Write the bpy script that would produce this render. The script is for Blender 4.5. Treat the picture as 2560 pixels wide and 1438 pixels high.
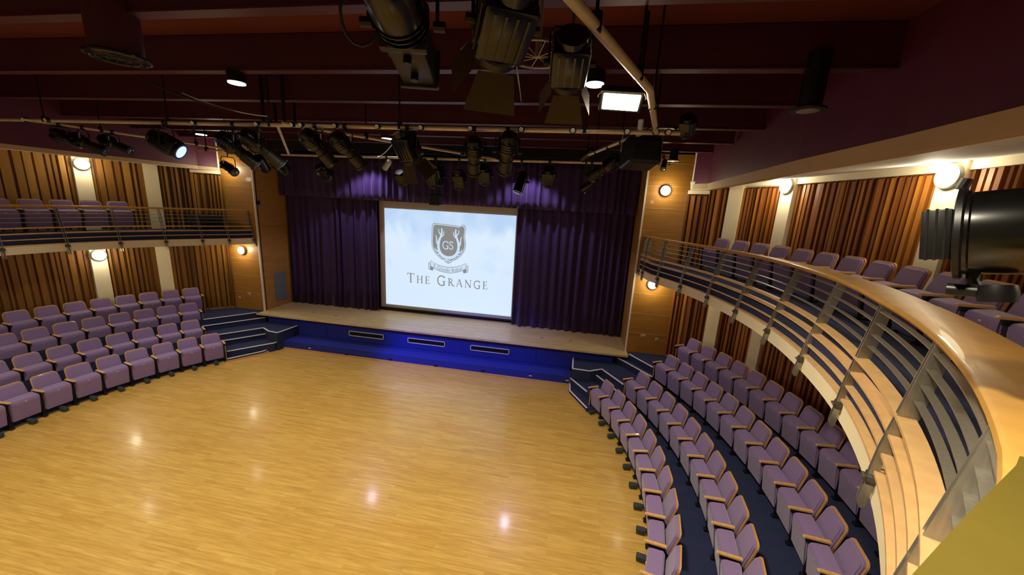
import bpy, bmesh, math, random
from mathutils import Vector, Matrix
from mathutils.geometry import tessellate_polygon
random.seed(7)
S = bpy.context.scene
for o in list(bpy.data.objects): bpy.data.objects.remove(o)
COL = S.collection
D2R = math.pi / 180

# ------------------------------------------------------------------ camera
W_PX, H_PX, F_PX, CAM_H = 2560.0, 1438.0, 916.75, 5.5
YAW, PITCH, ROLL = .1597, .2167, .056
fw = Vector((-math.sin(YAW) * math.cos(PITCH), math.cos(YAW) * math.cos(PITCH), -math.sin(PITCH)))
rt0 = Vector((math.cos(YAW), math.sin(YAW), 0))
up0 = rt0.cross(fw)
rt = math.cos(ROLL) * rt0 + math.sin(ROLL) * up0
up = -math.sin(ROLL) * rt0 + math.cos(ROLL) * up0
cd = bpy.data.cameras.new('camera')
cam = bpy.data.objects.new('camera', cd)
COL.objects.link(cam)
cd.sensor_width = 36
cd.lens = 36 * F_PX / W_PX
cd.clip_start = .02
cam.matrix_world = Matrix(((rt.x, up.x, -fw.x, 0), (rt.y, up.y, -fw.y, 0), (rt.z, up.z, -fw.z, CAM_H), (0, 0, 0, 1)))
S.camera = cam

def ray(px, py):
    return rt * (px - W_PX / 2) - up * (py - H_PX / 2) + fw * F_PX
def at_z(px, py, z):
    d = ray(px, py); return Vector((0, 0, CAM_H)) + d * ((z - CAM_H) / d.z)
def at_y(px, py, y):
    d = ray(px, py); return Vector((0, 0, CAM_H)) + d * (y / d.y)
def at_d(px, py, dist):
    return Vector((0, 0, CAM_H)) + ray(px, py).normalized() * dist

# ------------------------------------------------------------------ world and exposure
w = bpy.data.worlds.new('world'); S.world = w; w.use_nodes = True
w.node_tree.nodes['Background'].inputs[0].default_value = (.9, .75, .7, 1)
w.node_tree.nodes['Background'].inputs[1].default_value = .004
S.view_settings.view_transform = 'Standard'
S.view_settings.look = 'None'
S.view_settings.exposure = 0.0
S.view_settings.gamma = 1
S.view_settings.use_curve_mapping = False

def lamp(name, kind, loc, energy, color, size=.2, target=None, angle=None, blend=.4, spread=None):
    l = bpy.data.lights.new(name, kind); l.energy = energy; l.color = color
    if kind == 'AREA':
        l.shape = 'DISK'; l.size = size
        if spread: l.spread = spread
    elif kind in ('POINT', 'SPOT'): l.shadow_soft_size = size
    if kind == 'SPOT': l.spot_size = angle; l.spot_blend = blend
    o = bpy.data.objects.new(name, l); COL.objects.link(o); o.location = loc
    if target is not None:
        o.rotation_euler = (Vector(target) - Vector(loc)).to_track_quat('-Z', 'Y').to_euler()
    return o

WARM = (1.0, .80, .50); COOL = (.86, .93, 1.0)
# house downlights in the ceiling: the ones in view and the rest of the same grid behind the camera
DOWN = [(-4.96, 4.85), (.08, 4.9), (-10.2, 4.85), (-10.4, 9.0), (-4.9, 8.9), (-4.96, .9), (.08, .9), (-10.2, .9)]
for x, y in DOWN:
    lamp('downlight_lamp', 'SPOT', (x, y, 6.80), 300 if y > 7 else 590, (1.0, .89, .66), .09, (x, y, 0), (62 if y > 7 else 132) * D2R, .9)
# stage and effect lights
for vx in (-7.55, -1.75):
    lamp('border_lamp', 'SPOT', (vx, 12.32, 6.98), 190, (.80, .68, 1.0), .10, (vx, 12.36, 0), 112 * D2R, .35)

# ------------------------------------------------------------------ materials
def srgb(r, g, b):
    f = lambda c: ((c / 255) / 12.92) if c / 255 <= .04045 else (((c / 255) + .055) / 1.055) ** 2.4
    return (f(r), f(g), f(b), 1)
MATS = {}
def mat(name, col, rough=.6, metal=0, noise=None, bump=0, spec=.5, coat=0, emis=None, estr=0, sheen=0, noise2=1.25, two=None):
    m = bpy.data.materials.new(name); m.use_nodes = True
    nt = m.node_tree; b = nt.nodes['Principled BSDF']
    b.inputs['Base Color'].default_value = col
    b.inputs['Roughness'].default_value = rough
    b.inputs['Metallic'].default_value = metal
    b.inputs['Specular IOR Level'].default_value = spec
    b.inputs['Coat Weight'].default_value = coat
    b.inputs['Sheen Weight'].default_value = sheen
    if emis:
        b.inputs['Emission Color'].default_value = emis; b.inputs['Emission Strength'].default_value = estr
    if noise:
        tc = nt.nodes.new('ShaderNodeTexCoord'); mp = nt.nodes.new('ShaderNodeMapping')
        n = nt.nodes.new('ShaderNodeTexNoise'); r = nt.nodes.new('ShaderNodeValToRGB')
        mp.inputs['Scale'].default_value = noise if isinstance(noise, tuple) else (noise,) * 3
        n.inputs['Scale'].default_value = 1; n.inputs['Detail'].default_value = 6
        nt.links.new(tc.outputs['Object'], mp.inputs[0]); nt.links.new(mp.outputs[0], n.inputs[0]); nt.links.new(n.outputs[0], r.inputs[0])
        lo = tuple(c / noise2 for c in col[:3]) + (1,); hi = tuple(min(1, c * noise2) for c in col[:3]) + (1,)
        if two: lo, hi = two
        r.color_ramp.elements[0].position = .3; r.color_ramp.elements[0].color = lo
        r.color_ramp.elements[1].position = .7; r.color_ramp.elements[1].color = hi
        nt.links.new(r.outputs[0], b.inputs['Base Color'])
        if bump:
            bp = nt.nodes.new('ShaderNodeBump'); bp.inputs['Strength'].default_value = bump; bp.inputs['Distance'].default_value = .01
            nt.links.new(n.outputs[0], bp.inputs['Height']); nt.links.new(bp.outputs[0], b.inputs['Normal'])
    MATS[name] = m; return m

fabric = mat('seat_fabric', srgb(136, 112, 162), .9, noise=120, bump=.25, sheen=.4, noise2=1.12)
carpet = mat('navy_carpet', srgb(34, 43, 80), .97, noise=90, bump=.4, noise2=1.3)
bluecarpet = mat('blue_carpet', srgb(26, 38, 140), .95, noise=90, bump=.4, noise2=1.2)
ply = mat('plywood_edge', srgb(205, 155, 88), .45, noise=(3, 3, 40), noise2=1.12, coat=.2)
armwood = mat('armrest_wood', srgb(218, 172, 108), .35, noise=(4, 30, 30), noise2=1.15, coat=.3)
black = mat('black_metal', srgb(15, 15, 16), .4, .2, noise=20, noise2=1.2)
blackgloss = mat('black_lantern_paint', srgb(11, 11, 10), .22, .1, noise=14, noise2=1.25)
darkmetal = mat('dark_seat_metal', srgb(30, 29, 36), .5, .3)
hubm = mat('hub_steel', srgb(92, 88, 82), .4, .5)
steel = mat('brushed_steel', srgb(162, 157, 146), .35, .6, noise=(60, 60, 4), noise2=1.12)
chrome = mat('number_plate', srgb(225, 225, 225), .3, .6)
white = mat('white_paint', srgb(238, 234, 222), .7, noise=3, noise2=1.03)
cream = mat('cream_paint', srgb(238, 226, 194), .7, noise=3, noise2=1.03)
tan = mat('tan_joint_lip_shade', srgb(196, 168, 128), .7, noise=3, noise2=1.03)  # plain tan on the joints; on the lip it holds painted shade
burg = mat('burgundy_paint', srgb(88, 30, 58), .55, noise=2, noise2=1.08)
burgbeam = mat('beam_burgundy', srgb(70, 24, 36), .5, noise=2, noise2=1.1)
ceil = mat('ceiling_red', srgb(90, 27, 20), .8, noise=2, noise2=1.08)
nosing = mat('step_nosing', srgb(225, 225, 232), .5, 0)
framem = mat('pale_frame', srgb(215, 215, 215), .5)
pipe = mat('scaffold_pipe', srgb(205, 190, 155), .4, .35, noise=12, noise2=1.1)
greyp = mat('grey_panel', srgb(110, 125, 135), .6, noise=20)
door_m = mat('barn_door_inside', srgb(84, 66, 26), .5, .1)
rubber = mat('grey_foot', srgb(48, 58, 62), .7)
leather = mat('black_cloth', srgb(18, 20, 28), .8, noise=20)
doorblack = mat('barn_door', srgb(26, 22, 12), .45, .1)
whitep = mat('white_plastic', srgb(230, 230, 225), .4)
cable = mat('black_cable', srgb(22, 20, 20), .6)
cablew = mat('white_cable', srgb(205, 210, 210), .5)
screenb = mat('screen_border', srgb(196, 184, 166), .8)
backcloth = mat('black_drape', srgb(10, 9, 13), .95)
darkgap = mat('black_gap', srgb(12, 11, 10), .9)
slatw = None

def wood_floor(name, c1, c2, c3, rough, coat, width=.07, length=.9):
    m = bpy.data.materials.new(name); m.use_nodes = True; nt = m.node_tree; b = nt.nodes['Principled BSDF']
    tc = nt.nodes.new('ShaderNodeTexCoord')
    br = nt.nodes.new('ShaderNodeTexBrick'); br.offset = .37; br.squash = 1
    br.inputs['Scale'].default_value = 1; br.inputs['Brick Width'].default_value = length; br.inputs['Row Height'].default_value = width
    br.inputs['Mortar Size'].default_value = .0012; br.inputs['Mortar Smooth'].default_value = .1; br.inputs['Bias'].default_value = 0
    br.inputs['Color1'].default_value = c1; br.inputs['Color2'].default_value = c2
    br.inputs['Mortar'].default_value = tuple(x * .6 for x in c1[:3]) + (1,)
    nt.links.new(tc.outputs['Object'], br.inputs[0])
    mp = nt.nodes.new('ShaderNodeMapping'); mp.inputs['Scale'].default_value = (2.2, 30, 1)
    n = nt.nodes.new('ShaderNodeTexNoise'); n.inputs['Scale'].default_value = 1; n.inputs['Detail'].default_value = 5
    nt.links.new(tc.outputs['Object'], mp.inputs[0]); nt.links.new(mp.outputs[0], n.inputs[0])
    r = nt.nodes.new('ShaderNodeValToRGB'); r.color_ramp.elements[0].position = .35; r.color_ramp.elements[1].position = .7
    r.color_ramp.elements[0].color = (.82, .78, .7, 1); r.color_ramp.elements[1].color = (1.08, 1.06, 1.02, 1)
    nt.links.new(n.outputs[0], r.inputs[0])
    mx = nt.nodes.new('ShaderNodeMix'); mx.data_type = 'RGBA'; mx.blend_type = 'MULTIPLY'; mx.inputs[0].default_value = 1
    nt.links.new(br.outputs[0], mx.inputs[6]); nt.links.new(r.outputs[0], mx.inputs[7])
    n2 = nt.nodes.new('ShaderNodeTexNoise'); n2.inputs['Scale'].default_value = .45; n2.inputs['Detail'].default_value = 2
    nt.links.new(tc.outputs['Object'], n2.inputs[0])
    r2 = nt.nodes.new('ShaderNodeValToRGB'); r2.color_ramp.elements[0].color = (.93, .92, .9, 1); r2.color_ramp.elements[1].color = c3
    nt.links.new(n2.outputs[0], r2.inputs[0])
    m2 = nt.nodes.new('ShaderNodeMix'); m2.data_type = 'RGBA'; m2.blend_type = 'MULTIPLY'; m2.inputs[0].default_value = 1
    nt.links.new(mx.outputs[2], m2.inputs[6]); nt.links.new(r2.outputs[0], m2.inputs[7])
    nt.links.new(m2.outputs[2], b.inputs['Base Color'])
    b.inputs['Roughness'].default_value = rough; b.inputs['Coat Weight'].default_value = coat; b.inputs['Coat Roughness'].default_value = .12
    bp = nt.nodes.new('ShaderNodeBump'); bp.inputs['Strength'].default_value = .12; bp.inputs['Distance'].default_value = .004
    nt.links.new(n.outputs[0], bp.inputs['Height']); nt.links.new(bp.outputs[0], b.inputs['Normal'])
    return m
maple = wood_floor('maple_strip_floor', srgb(216, 178, 96), srgb(203, 161, 80), (1, 1, 1, 1), .32, .25)
stagewood = wood_floor('stage_boards', srgb(230, 206, 150), srgb(216, 190, 132), (1, 1, 1, 1), .42, .1, .09, 1.6)

def panel_wood(name, c1, c2, sc=(1.2, 1.2, 30), rough=.45):
    return mat(name, c1, rough, noise=sc, coat=.1, two=(c1, c2))
beech = panel_wood('beech_panel', srgb(158, 108, 36), srgb(178, 126, 50))
beechdark = panel_wood('beech_panel_return', srgb(172, 124, 62), srgb(188, 140, 74))
railwood = mat('rail_wood', srgb(196, 146, 66), .45, noise=(6, 6, 6), noise2=1.1, coat=.15)
slatwood = mat('balcony_slat_wood', srgb(226, 184, 128), .4, noise=(8, 8, 8), noise2=1.1, coat=.2)
shelfwood = mat('rail_shelf_wood', srgb(90, 78, 28), .35, noise=(5, 5, 5), noise2=1.06, coat=.4)

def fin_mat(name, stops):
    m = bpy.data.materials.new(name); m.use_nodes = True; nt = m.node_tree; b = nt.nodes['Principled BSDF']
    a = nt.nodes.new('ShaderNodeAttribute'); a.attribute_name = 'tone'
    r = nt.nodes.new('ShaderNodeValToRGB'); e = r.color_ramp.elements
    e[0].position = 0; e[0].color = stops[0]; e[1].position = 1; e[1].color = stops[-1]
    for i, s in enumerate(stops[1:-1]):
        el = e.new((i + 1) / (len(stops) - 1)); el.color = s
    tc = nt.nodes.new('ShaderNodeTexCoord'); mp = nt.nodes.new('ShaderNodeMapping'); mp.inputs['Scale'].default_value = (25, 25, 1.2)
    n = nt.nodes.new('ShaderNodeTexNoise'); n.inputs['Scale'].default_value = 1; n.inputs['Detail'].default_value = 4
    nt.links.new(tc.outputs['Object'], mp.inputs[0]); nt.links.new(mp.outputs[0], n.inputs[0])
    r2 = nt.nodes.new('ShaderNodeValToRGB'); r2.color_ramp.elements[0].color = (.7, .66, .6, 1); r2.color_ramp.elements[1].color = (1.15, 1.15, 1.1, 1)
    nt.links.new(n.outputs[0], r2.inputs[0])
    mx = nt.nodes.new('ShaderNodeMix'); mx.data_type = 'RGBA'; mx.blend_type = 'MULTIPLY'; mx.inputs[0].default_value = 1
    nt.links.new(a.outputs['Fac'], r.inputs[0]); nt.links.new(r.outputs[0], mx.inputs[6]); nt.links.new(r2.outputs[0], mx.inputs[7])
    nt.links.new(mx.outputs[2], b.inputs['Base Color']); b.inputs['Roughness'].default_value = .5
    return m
finwood = fin_mat('timber_fins', [srgb(72, 42, 12), srgb(116, 74, 22), srgb(148, 102, 34), srgb(172, 128, 54)])

finwood_r = fin_mat('timber_fins_red', [srgb(58, 26, 6), srgb(120, 64, 12), srgb(158, 94, 26), srgb(182, 124, 48)])
def velvet(name, c):
    m = mat(name, c, .75, noise=(30, 30, 2), noise2=1.15, sheen=.15); return m
curtain_m = velvet('purple_velvet', srgb(52, 24, 84))

def glow(name, col, s):
    m = bpy.data.materials.new(name); m.use_nodes = True; nt = m.node_tree
    b = nt.nodes['Principled BSDF']; b.inputs['Base Color'].default_value = (0, 0, 0, 1) if s else col
    b.inputs['Emission Color'].default_value = col; b.inputs['Emission Strength'].default_value = s; b.inputs['Roughness'].default_value = 1
    b.inputs['Specular IOR Level'].default_value = 0
    return m
lampglow = glow('lamp_diffuser', (1, .90, .62, 1), 9)
downglow = glow('downlight_lens', (.93, .97, 1, 1), 9)
floodglow = glow('flood_lens', (1, .86, .62, 1), 22)
blueglow = glow('blue_lens', (.22, .28, 1, 1), 3.5)

# ------------------------------------------------------------------ helpers
def obj(name, bm, m, parent=None, smooth=False):
    me = bpy.data.meshes.new(name); bm.normal_update(); bm.to_mesh(me); bm.free()
    if m:
        for x in (m if isinstance(m, (list, tuple)) else [m]): me.materials.append(x)
    if smooth:
        for p in me.polygons: p.use_smooth = True
    o = bpy.data.objects.new(name, me); COL.objects.link(o)
    if parent: o.parent = parent
    if smooth == 'auto':
        me.set_sharp_from_angle(angle=35 * D2R)
    return o
def tag(o, label, cat, group=None, kind=None):
    if label: o['label'] = label
    if cat: o['category'] = cat
    if group: o['group'] = group
    if kind: o['kind'] = kind
    return o
def struct(o): o['kind'] = 'structure'; return o
def thing(name, label, cat, loc=(0, 0, 0), rz=0, group=None):
    o = bpy.data.objects.new(name, None); COL.objects.link(o); o.location = loc; o.rotation_euler = (0, 0, rz)
    o.empty_display_size = .1
    return tag(o, label, cat, group)
def copy_tree(root):
    r = root.copy(); COL.objects.link(r)
    for ch in root.children:
        c = ch.copy(); COL.objects.link(c); c.parent = r
        for g in ch.children:
            d = g.copy(); COL.objects.link(d); d.parent = c
    return r
def box(bm, c, s, M=None, bev=0):
    r = bmesh.ops.create_cube(bm, size=1)
    vs = r['verts']
    bmesh.ops.scale(bm, vec=s, verts=vs); bmesh.ops.translate(bm, vec=c, verts=vs)
    if bev:
        es = list({e for v in vs for e in v.link_edges})
        rr = bmesh.ops.bevel(bm, geom=es, offset=bev, segments=2, affect='EDGES', profile=.5)
        vs = list({v for f in rr['faces'] for v in f.verts} | {v for v in vs if v.is_valid})
    if M is not None: bmesh.ops.transform(bm, matrix=M, verts=vs)
    return vs
def frame(a, b):
    a = Vector(a); b = Vector(b); d = (b - a)
    return Matrix.Translation(a) @ d.to_track_quat('Z', 'Y').to_matrix().to_4x4(), d.length
def cyl(bm, a, b, r1, r2=None, seg=16, caps=True):
    M, L = frame(a, b)
    r = bmesh.ops.create_cone(bm, cap_ends=caps, segments=seg, radius1=r1, radius2=r1 if r2 is None else r2, depth=L)
    bmesh.ops.translate(bm, vec=(0, 0, L / 2), verts=r['verts']); bmesh.ops.transform(bm, matrix=M, verts=r['verts'])
    return r['verts']
def tube(bm, pts, r, seg=8):
    pts = [Vector(p) for p in pts]; rings = []
    prev = None
    for i, p in enumerate(pts):
        t = (pts[min(i + 1, len(pts) - 1)] - pts[max(i - 1, 0)]).normalized()
        if prev is None:
            n = t.orthogonal().normalized()
        else:
            n = (prev - t * prev.dot(t)).normalized()
        prev = n; b = t.cross(n)
        rings.append([bm.verts.new(p + (n * math.cos(2 * math.pi * k / seg) + b * math.sin(2 * math.pi * k / seg)) * r) for k in range(seg)])
    for i in range(len(rings) - 1):
        for k in range(seg):
            bm.faces.new((rings[i][k], rings[i][(k + 1) % seg], rings[i + 1][(k + 1) % seg], rings[i + 1][k]))
    bm.faces.new(rings[0][::-1]); bm.faces.new(rings[-1])
def lathe(bm, prof, M=None, seg=24):
    rings = []
    for r, z in prof:
        rings.append([bm.verts.new((r * math.cos(2 * math.pi * k / seg), r * math.sin(2 * math.pi * k / seg), z)) for k in range(seg)])
    for i in range(len(rings) - 1):
        for k in range(seg):
            bm.faces.new((rings[i][k], rings[i][(k + 1) % seg], rings[i + 1][(k + 1) % seg], rings[i + 1][k]))
    bm.faces.new(rings[0][::-1]); bm.faces.new(rings[-1])
    vs = [v for rg in rings for v in rg]
    if M is not None: bmesh.ops.transform(bm, matrix=M, verts=vs)
    return vs
def sag(a, b, drop, n=14):
    a = Vector(a); b = Vector(b)
    return [a.lerp(b, i / n) + Vector((0, 0, -drop * 4 * (i / n) * (1 - i / n))) for i in range(n + 1)]
def prism(bm, poly, z0, z1):
    """closed solid over a plan polygon"""
    lo = [bm.verts.new((x, y, z0)) for x, y in poly]; hi = [bm.verts.new((x, y, z1)) for x, y in poly]
    n = len(poly)
    for tri in tessellate_polygon([[Vector((x, y, 0)) for x, y in poly]]):
        bm.faces.new([lo[i] for i in tri]); bm.faces.new([hi[i] for i in tri])
    for i in range(n): bm.faces.new((lo[i], lo[(i + 1) % n], hi[(i + 1) % n], hi[i]))
    bmesh.ops.recalc_face_normals(bm, faces=bm.faces[:])
def profile_sweep(bm, path, prof, closed=False):
    """prof: list of (outward offset, z) swept along plan path of (x,y,nx,ny); closed profile"""
    rings = [[bm.verts.new((x + nx * o, y + ny * o, z)) for o, z in prof] for x, y, nx, ny in path]
    m = len(prof)
    for i in range(len(rings) - 1):
        for k in range(m):
            bm.faces.new((rings[i][k], rings[i + 1][k], rings[i + 1][(k + 1) % m], rings[i][(k + 1) % m]))
    bm.faces.new(rings[0]); bm.faces.new(rings[-1][::-1])
def fix(bm): bmesh.ops.recalc_face_normals(bm, faces=bm.faces[:])

CR = (-4.95, 6.45); CL = (-5.37, 5.89)
def pol(c, th, r): return (c[0] + r * math.cos(th * D2R), c[1] + r * math.sin(th * D2R))
def arc(c, r, a0, a1, n):
    out = []
    for i in range(n + 1):
        a = a0 + (a1 - a0) * i / n; rr = r(a) if callable(r) else r
        x, y = pol(c, a, rr); out.append((x, y, math.cos(a * D2R), math.sin(a * D2R)))
    return out
def P2(path): return [(p[0], p[1]) for p in path]

# ------------------------------------------------------------------ shell
bm = bmesh.new(); box(bm, (-5, 4, -.1), (26, 26, .2)); struct(obj('floor', bm, maple))
bm = bmesh.new(); box(bm, (-5, 4, 7.75), (26, 26, .2)); struct(obj('ceiling', bm, ceil))

# stage: deck, fascia, bench
bm = bmesh.new(); prism(bm, [(-11.62, 11.62), (2.05, 11.62), (2.05, 14.6), (-11.62, 14.6)], .97, 1.02)
box(bm, (-4.8, 11.605, .985), (13.7, .04, .075), bev=.01)
deck = thing('stage', 'raised stage with pale timber deck below the projection screen', 'stage', (-4.8, 11.7, 0))
def part(name, bm, m, parent, smooth=False, label=None):
    o = obj(name, bm, m, parent, smooth); o.matrix_parent_inverse = Matrix.Translation(-Vector(parent.location)) if parent.type == 'EMPTY' and parent.rotation_euler.z == 0 else Matrix()
    if label: o['label'] = label
    return o
part('stage_deck', bm, stagewood, deck)
bm = bmesh.new(); box(bm, (-4.85, 11.79, .635), (12.9, .08, .67)); fasc = part('stage_fascia', bm, bluecarpet, deck)
for x in (-10.02, -8.82, -.93):
    bm = bmesh.new(); box(bm, (x, 11.747, .66), (.012, .01, .6)); part('panel_joint', bm, darkgap, deck)
bm = bmesh.new(); box(bm, (-4.85, 14.0, .6), (13.2, .5, .7)); part('stage_carcass', bm, darkgap, deck)
for i, (x0, x1) in enumerate(((-7.91, -6.52), (-5.59, -4.18), (-3.25, -1.86))):
    g = thing('vent_grille', ['left', 'middle', 'right'][i] + ' of the three pale framed vent grilles in the blue stage front', 'vent', ((x0 + x1) / 2, 11.74, .6), group='stage front vent grilles')
    bm = bmesh.new(); w_ = x1 - x0
    for zz in (-.085, .085): box(bm, (0, -.008, zz), (w_, .02, .025))
    for xx in (-w_ / 2 + .0125, w_ / 2 - .0125): box(bm, (xx, -.008, 0), (.025, .02, .19))
    obj('frame', bm, framem, g)
    bm = bmesh.new(); box(bm, (0, 0, 0), (w_ - .04, .006, .16)); obj('backing', bm, darkgap, g)
    bm = bmesh.new()
    for k in range(5): box(bm, (0, -.008, -.055 + k * .0275), (w_ - .05, .01, .005))
    obj('louvre', bm, black, g)
bn = thing('stage_bench', 'long low blue carpeted step running along the foot of the stage', 'step', (-5.0, 11.4, 0))
bm = bmesh.new(); box(bm, (-5.02, 11.4, .165), (10.54, .7, .25)); part('carpeted_step', bm, bluecarpet, bn)
bm = bmesh.new(); box(bm, (-5.02, 11.06, .025), (10.6, .05, .05), bev=.006); part('skirting', bm, ply, bn)
for px, py in ((698.3, 861.7), (774, 870.5), (1326, 939.8), (1418, 951.6)):
    p = at_y(px, py, 11.045); bm = bmesh.new(); box(bm, p, (.10, .012, .025), bev=.004)
    tag(obj('step_light', bm, whitep), 'small white step light on the blue bench front, ' + {698: 'at its far left end', 774: 'second from the left end', 1326: 'second from the right end', 1418: 'at its far right end'}[int(px)], 'light', 'step lights on the bench front')
for i, (px, py) in enumerate(((866, 886.4), (976, 899.5), (1089, 915), (1206.8, 927.5))):
    p = at_y(px, py, 11.04); bm = bmesh.new(); box(bm, p, (.12, .03, .05), bev=.006)
    tag(obj('cable_port', bm, black), 'small black cable port on the blue bench front, ' + ['first', 'second', 'third', 'fourth'][i] + ' from the left', 'port', 'cable ports on the bench front')

# proscenium pillars and stage box
for side, x0, x1, xin in (('left', -12.97, -11.62, -11.62), ('right', 2.0, 3.26, 2.0)):
    bm = bmesh.new(); box(bm, ((x0 + x1) / 2, 12.02, 3.6 + .01), (abs(x1 - x0), .12, 7.3)); struct(obj('wall_front_' + side, bm, beech))
    jb = bmesh.new()
    for k in range(10):
        box(jb, ((x0 + x1) / 2, 11.958, 1.69 + k * .665), (abs(x1 - x0), .008, .009))
    struct(obj('trim_joint_' + side, jb, MATS['pale_frame'] if False else tan))
    s = 1 if side == 'right' else -1
    bm = bmesh.new(); box(bm, (xin + s * .05, 12.75, 3.75), (.1, 1.4, 7.3)); struct(obj('wall_return_' + side, bm, beechdark))
    jb = bmesh.new()
    for k in range(10): box(jb, (xin - s * .003, 12.75, 1.69 + k * .665 - .1), (.006, 1.38, .006))
    struct(obj('trim_return_joint_' + side, jb, beech))
    bm = bmesh.new(); box(bm, (xin - s * .005, 11.955, 3.95), (.045, .05, 5.86)); struct(obj('trim_edge_' + side, bm, white))
bm = bmesh.new(); box(bm, (-4.8, 14.55, 4.3), (14.4, .1, 6.7)); struct(obj('wall_back_stage', bm, backcloth))
bm = bmesh.new(); box(bm, (-4.8, 12.2, 7.35), (13.7, .1, .62)); struct(obj('wall_header', bm, backcloth))
p = [at_y(x, y, 12.75) for x, y in ((685, 684), (714, 746))]
bm = bmesh.new(); box(bm, (-11.607, 12.82, 1.83), (.02, .56, 1.14), bev=.006)
tag(obj('wall_panel', bm, greyp), 'flat grey access panel on the timber side wall of the stage opening', 'panel')
bm = bmesh.new(); box(bm, (-11.57, 12.05, 5.13), (.09, .1, .14), bev=.01)
tag(obj('sensor_box', bm, black), 'small black box high on the left side wall of the stage opening', 'box')

# curtains
def curtain(x0, x1, y, z0, z1, pitch, amp, name, label, seed, zig=0):
    rnd = random.Random(seed); bm = bmesh.new(); cols = []
    x = x0; ph = 0; xs = []
    while x < x1:
        wd = pitch * rnd.uniform(.55, 1.6); a = amp * rnd.uniform(.45, 1.3)
        for k in range(8): xs.append((x + wd * k / 8, a * math.sin(2 * math.pi * k / 8), a * math.sin(2 * math.pi * k / 8 + .6)))
        x += wd
    xs = [q for q in xs if q[0] <= x1]
    nz = 6
    for j, (xx, yo, yo2) in enumerate(xs):
        cols.append([bm.verts.new((xx + .3 * amp * math.sin(j * .37) * (1 - i / nz), y + yo * (1.15 - .35 * i / nz) + .01 * math.sin(j * .9 + i), z0 + (z1 - z0) * i / nz)) for i in range(nz + 1)])
    for j in range(len(cols) - 1):
        for i in range(nz): bm.faces.new((cols[j][i], cols[j + 1][i], cols[j + 1][i + 1], cols[j][i + 1]))
    o = obj(name, bm, curtain_m, None, True)
    md = o.modifiers.new('thick', 'SOLIDIFY'); md.thickness = .012
    return tag(o, label, 'curtain', 'stage curtains')
curtain(-11.55, -7.6, 13.42, 1.03, 6.2, .26, .085, 'stage_curtain', 'tall purple velvet stage curtain hanging left of the screen', 1)
curtain(-2.1, 1.98, 13.42, 1.03, 6.2, .26, .085, 'stage_curtain', 'tall purple velvet stage curtain hanging right of the screen', 2)
curtain(-11.58, 1.98, 13.1, 5.45, 7.05, .24, .065, 'curtain_valance', 'purple velvet pelmet running across the top of the stage opening', 3)

# ------------------------------------------------------------------ seating tiers and steps
RT = [(6.82, .30), (7.70, .66), (8.80, 1.02)]
LT = [(6.80, .30), (7.63, .66), (8.53, 1.02)]
A_END = -62
def wall_pts_R(): return [(3.24, 11.97), (4.3, 11.2), (4.97, 9.9), (5.5, 6.6), (5.4, 4.0), (4.5, 1.0), (2.9, -1.3), (.9, -2.9)]
WR = wall_pts_R()
WL = [(-12.95, 11.97), (-14.35, 10.7), (-15.0, 9.25), (-15.55, 6.4), (-15.4, 3.6), (-14.4, .6), (-12.8, -1.6), (-10.8, -3.0)]
def tier(name, c, r, a0, a1, z, front, wall):
    bm = bmesh.new()
    poly = front + P2(arc(c, r, a0, a1, 40))[1:] + list(reversed(wall))
    prism(bm, poly, 0, z); fix(bm)
    o = obj(name, bm, carpet); return o
aR = lambda x, y: math.degrees(math.atan2(y - CR[1], x - CR[0]))
aL = lambda x, y: math.degrees(math.atan2(y - CL[1], x - CL[0])) % 360
# right
struct(tier('floor_tier_right', CR, 6.82, aR(.76, 10.18), A_END, .30, [(.28, 11.75), (.28, 10.93), (.76, 10.18)], [(3.24, 11.75)] + WR[1:]))
struct(tier('floor_tier_right', CR, 7.70, aR(1.77, 10.2), A_END, .66, [(.31, 11.75), (.31, 10.87), (.84, 10.84), (1.22, 11.1), (1.77, 10.2)], [(3.24, 11.75)] + WR[1:]))
struct(tier('floor_tier_right', CR, 8.80, aR(2.67, 10.86), A_END, 1.02, [(2.08, 11.95), (2.08, 11.72), (2.67, 10.86)], WR))
bm = bmesh.new(); prism(bm, [(1.0, 11.1), (1.7, 9.9), (1.83, 10.15), (1.2, 11.3)], 0, .48); fix(bm); struct(obj('floor_step_right', bm, carpet))
bm = bmesh.new(); prism(bm, [(1.76, 11.74), (2.62, 10.55), (2.8, 10.8), (2.15, 11.74)], 0, .84); fix(bm); struct(obj('floor_step_right', bm, carpet))
bm = bmesh.new(); prism(bm, [(.27, 11.0), (.27, 10.5), (.77, 9.57)] + P2(arc(CR, 6.85, 28, 32, 3)), 0, .10); fix(bm); struct(obj('floor_step_right', bm, carpet))
# left
mir = [(-.0, 0)]
struct(tier('floor_tier_left', CL, 6.80, aL(-10.99, 9.68), 238, .30, [(-10.2, 11.75), (-10.2, 10.9), (-10.17, 10.74), (-10.99, 9.68)], [(-12.95, 11.75)] + WL[1:]))
struct(tier('floor_tier_left', CL, 7.63, aL(-11.73, 10.08), 238, .66, [(-10.02, 11.75), (-10.1, 10.82), (-10.5, 10.89), (-10.94, 11.12), (-11.73, 10.08)], [(-12.95, 11.75)] + WL[1:]))
struct(tier('floor_tier_left', CL, 8.53, aL(-12.61, 10.39), 238, 1.02, [(-11.62, 11.95), (-11.66, 11.7), (-12.61, 10.39)], WL))
bm = bmesh.new(); prism(bm, [(-10.77, 11.05), (-11.6, 9.93), (-11.8, 10.1), (-10.95, 11.3)], 0, .48); fix(bm); struct(obj('floor_step_left', bm, carpet))
bm = bmesh.new(); prism(bm, [(-11.37, 11.72), (-12.5, 10.2), (-12.7, 10.4), (-11.75, 11.74)], 0, .84); fix(bm); struct(obj('floor_step_left', bm, carpet))
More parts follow.
